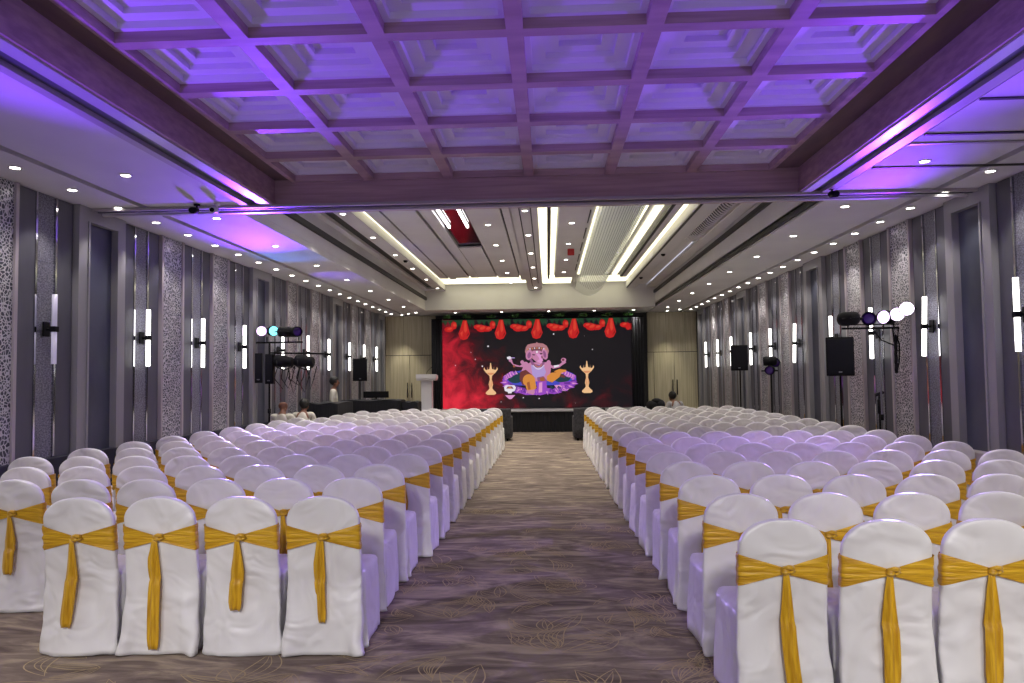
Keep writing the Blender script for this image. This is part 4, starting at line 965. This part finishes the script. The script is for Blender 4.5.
def sash_band(seed):
    rnd = random.Random(seed + 9); bm = bmesh.new()
    # perimeter path around the back, starting at the knot and going round to the knot
    N = 96; loops = []; R_ = 9
    w, t_ = .2325, .040
    for i in range(N + 1):
        q = i / N
        # angle measured so that rear centre is start
        a = -PI / 2 + 2 * PI * q; c, s = math.cos(a), math.sin(a)
        x = w * math.copysign(abs(c) ** .3, c); y = t_ * math.copysign(abs(s) ** .5, s) if abs(s) > 1e-6 else 0
        u = min(1, abs(x) / w); rear = s < .0
        if rear: top = .735 + (.800 - .735) * u; bot = .705 - (.705 - .640) * u
        else: top, bot = .800, .640
        row_ = []
        for k in range(R_):
            v = k / (R_ - 1); z = bot + (top - bot) * v
            off = .005 * math.sin(k * 2.4 + seed + x * 6) * (1 if rear else .5) * (.3 + .7 * min(1, 3 * abs(x) / w)) + (.010 * (1 - u) ** 2 if rear else 0)
            yo = yrear(z)
            row_.append((x * (1 + .01 * math.sin(k * 2)), y + yo + (-off if s < 0 else off), z))
        loops.append(row_)
    loft(bm, loops, 0, False, False, closed=False)
    return bm
def knot(seed):
    bm = bmesh.new(); y = yrear(.72) - .055
    ell(bm, (0, y, .722), (.024, .018, .022), n=12, m=8); tube(bm, [(-.02, y, .735), (.012, y - .014, .742), (.036, y - .004, .738), (.044, y + .004, .725), (.02, y - .01, .712)], [.006, .012, .013, .011, .006], 8)
    return bm
def tail(x0, L, w, seed, x1=None):
    bm = bmesh.new(); rnd = random.Random(seed); ph = rnd.uniform(0, 6); x1 = x0 if x1 is None else x1
    loops = []
    n = 22
    for i in range(n + 1):
        s = i / n; z = .715 - L * s
        ww = .013 + (w / 2 - .013) * min(1, s * 2.2) * (1 - .10 * max(0, s - .9) * 10)
        if s > .93: ww *= 1 - .25 * (s - .93) / .07
        xc = x0 + (x1 - x0) * s + .004 * math.sin(s * 6 + ph)
        yb = -.050 + yrear(max(z, .0)) - (.012 if z < .45 else 0) - .008 * math.sin(s * 3)
        sec = []
        for k in range(9):
            v = k / 8 * 2 - 1; sec.append((xc + ww * v, yb - .006 - .008 * math.cos(v * 4.5 + ph * .2) * min(1, s * 4 + .3), z - .01 * abs(v) * (s > .95)))
        for k in range(9):
            v = 1 - k / 8 * 2; sec.append((xc + ww * v, yb + .002, z - .01 * abs(v) * (s > .95)))
        loops.append(sec)
    loft(bm, loops)
    return bm
variants = []
spec = [  # (tails) x0, length, width, x1
    [(-.02, .53, .062, -.05)], [(-.018, .66, .058, -.012), (-.022, .26, .05, -.026)], [(-.012, .43, .066, -.022)], [(-.006, .50, .040, .0), (-.02, .33, .045, -.018)],
    [(.0, .59, .058, .03)], [(.0, .54, .060, -.01)], [(.0, .54, .062, -.01)]]
CC = []
def new_chair(i):
    g = thing('banquet_chair', 'x', 'chair', (0, 0, -9), 0)
    obj('back_cover', back_cover(i), M['cloth'], g); obj('seat_cover', seat_cover(i), M['cloth'], g)
    s_ = obj('sash', sash_band(i), M['gold'], g, smooth=True)
    obj('knot', knot(i), M['gold'], s_, smooth=True)
    for q in spec[i]: obj('sash_tail', tail(q[0], q[1], q[2] * 1.3, i, q[3]), M['gold_tail'], s_, smooth=True)
    return g
protos = [new_chair(i) for i in range(7)]
usedp = [False] * 7
rnd = random.Random(11)
def place_chair(x, y, v, lab, grp, sx_=1):
    rz = rnd.uniform(-.012, .012)
    if not usedp[v]:
        usedp[v] = True; p = protos[v]; p.location = (x, y, 0); p.rotation_euler = (0, 0, rz); p['label'] = lab; p['group'] = grp; p.scale = (sx_, 1, 1)
    else: dup(protos[v], (x, y, 0), rz, lab, grp).scale = (sx_, 1, 1)
seatw = ['aisle seat', 'second seat from the aisle', 'third seat from the aisle', 'fourth seat from the aisle', 'fifth seat from the aisle', 'sixth seat from the aisle', 'seventh seat from the aisle', 'eighth seat from the aisle']
NROW = 16
for r_ in range(NROW):
    Y = 4.60 + .815 * r_
    f = (Y - 4.7) / 12.2; xi = -1.40 + .16 * f; xo = -5.03 + (Y - 7) / 7.2 * .42; pitch = (xi - xo) / 7
    if r_ < 3: pitch = .508
    if r_ == 0: pitch = .515
    if r_ in (1, 2): xi -= .05
    n = 4 if r_ == 0 else (6 if r_ == 15 else (7 if r_ >= 12 else 8))
    n = min(n, 8)
    for c_ in range(n):
        v = (3, 2, 1, 0)[c_] if r_ == 0 else rnd.choice((0, 2, 3, 4))
        extra = ('longest tail, ' if (r_ == 0 and c_ == 2) else '')
        place_chair(xi - pitch * c_ + rnd.uniform(-.004, .004), Y + rnd.uniform(-.02, .02), v, 'white gold-sashed chair, %sleft block, %s row from camera, %s' % (extra, ordw[r_], seatw[c_]), 'white covered chairs, left block', min(1, pitch / .516))
for r_ in range(17):
    Y = 3.82 + .815 * r_
    f = (Y - 3.8) / 13; xi = 1.165 - .14 * f; xo = 4.20 - .2 * f; pitch = (xo - xi) / 6
    if r_ == 0: xi, pitch = 1.15, .497
    for c_ in range(4 if r_ == 0 else 7):
        if r_ == 1 and c_ == 6: continue
        v = (4, 5, 6, 2)[c_] if r_ == 0 else rnd.choice((0, 2, 3, 4, 5))
        place_chair(xi + pitch * c_ + rnd.uniform(-.004, .004), Y + rnd.uniform(-.02, .02), v, 'white gold-sashed chair, right block, %s row from camera, %s' % (ordw[r_], seatw[c_]), 'white covered chairs, right block', min(1, pitch / .516))
# ------------------------------------------------------------------ coloured wash from the stage lights
V_ = (.19, .035, 1); B_ = (.02, .22, 1); MG = (.36, .01, 1)
spot(lx - .2, ly - .2, 2.62, 900, 50, V_, (-1.6, 5.2, 4.4), .9)
spot(-4.9, 4.6, 1.7, 300, 66, V_, (-2.0, 4.9, 4.1), .9)
spot(4.6, 4.8, 1.7, 260, 66, V_, (1.9, 5.3, 4.1), .9)
spot(-4.9, 2.4, 1.6, 60, 80, V_, (-3.6, 4.0, 3.74), .9)
spot(lx - .18, ly - .25, 2.72, 120, 34, V_, (-3.3, 8.3, 3.7), .8)
spot(lx - .0, ly - .25, 2.72, 45, 60, B_, (-4.1, 11.9, 3.75), .9)
spot(lx + .3, ly + .3, 2.7, 40, 60, V_, (-4.0, 14.7, 3.75), .9)
spot(rx + .1, ry - .45, 2.55, 450, 50, V_, (1.2, 4.6, 4.3), .9)
spot(rx + .0, ry - .6, 2.72, 60, 40, MG, (3.2, 7.8, 3.74), .9)
spot(rx + .0, ry - .5, 2.45, 520, 74, (.4, .26, 1), (1.4, 7.0, .8), .9)
spot(lx + .1, ly - .3, 2.5, 760, 64, (.42, .28, 1), (-2.3, 8.4, .8), .9)
# unseen spots added behind the camera to light the front chair backs
def area(x, y, z, sx_, sy, e, col, rot=(0, 0, 0)):
    l = bpy.data.lights.new('area', 'AREA'); l.shape = 'RECTANGLE'; l.size = sx_; l.size_y = sy; l.energy = e; l.color = col
    o = bpy.data.objects.new('hall_light', l); o.location = (x, y, z); o.rotation_euler = rot; COL.objects.link(o); return o
for x_ in (-3.4, -1.2, 1.0, 3.2): spot(x_, -1.2, 3.7, 300, 44, (1, .96, .9), (x_ * .95, 3.6, .35), .8, .25)
w = bpy.data.worlds.new('world'); SC.world = w; w.use_nodes = True
w.node_tree.nodes['Background'].inputs[0].default_value = (.75, .72, .85, 1); w.node_tree.nodes['Background'].inputs[1].default_value = .48
# ------------------------------------------------------------------ camera
cam = bpy.data.cameras.new('camera'); cam.sensor_width = 36; cam.lens = 740 / 1024 * 36; cam.clip_end = 100
co = bpy.data.objects.new('camera', cam); COL.objects.link(co)
yaw, pitch, roll = math.radians(2.75), math.radians(2.626), math.radians(.7)
co.matrix_world = Matrix.Translation((0, 0, 1.7)) @ Matrix.Rotation(yaw, 4, 'Z') @ Matrix.Rotation(PI / 2 + pitch, 4, 'X') @ Matrix.Rotation(-roll, 4, 'Z')
SC.camera = co
SC.view_settings.view_transform = 'Standard'; SC.view_settings.look = 'None'; SC.view_settings.gamma = 1; SC.view_settings.use_curve_mapping = False
SC.view_settings.exposure = .93
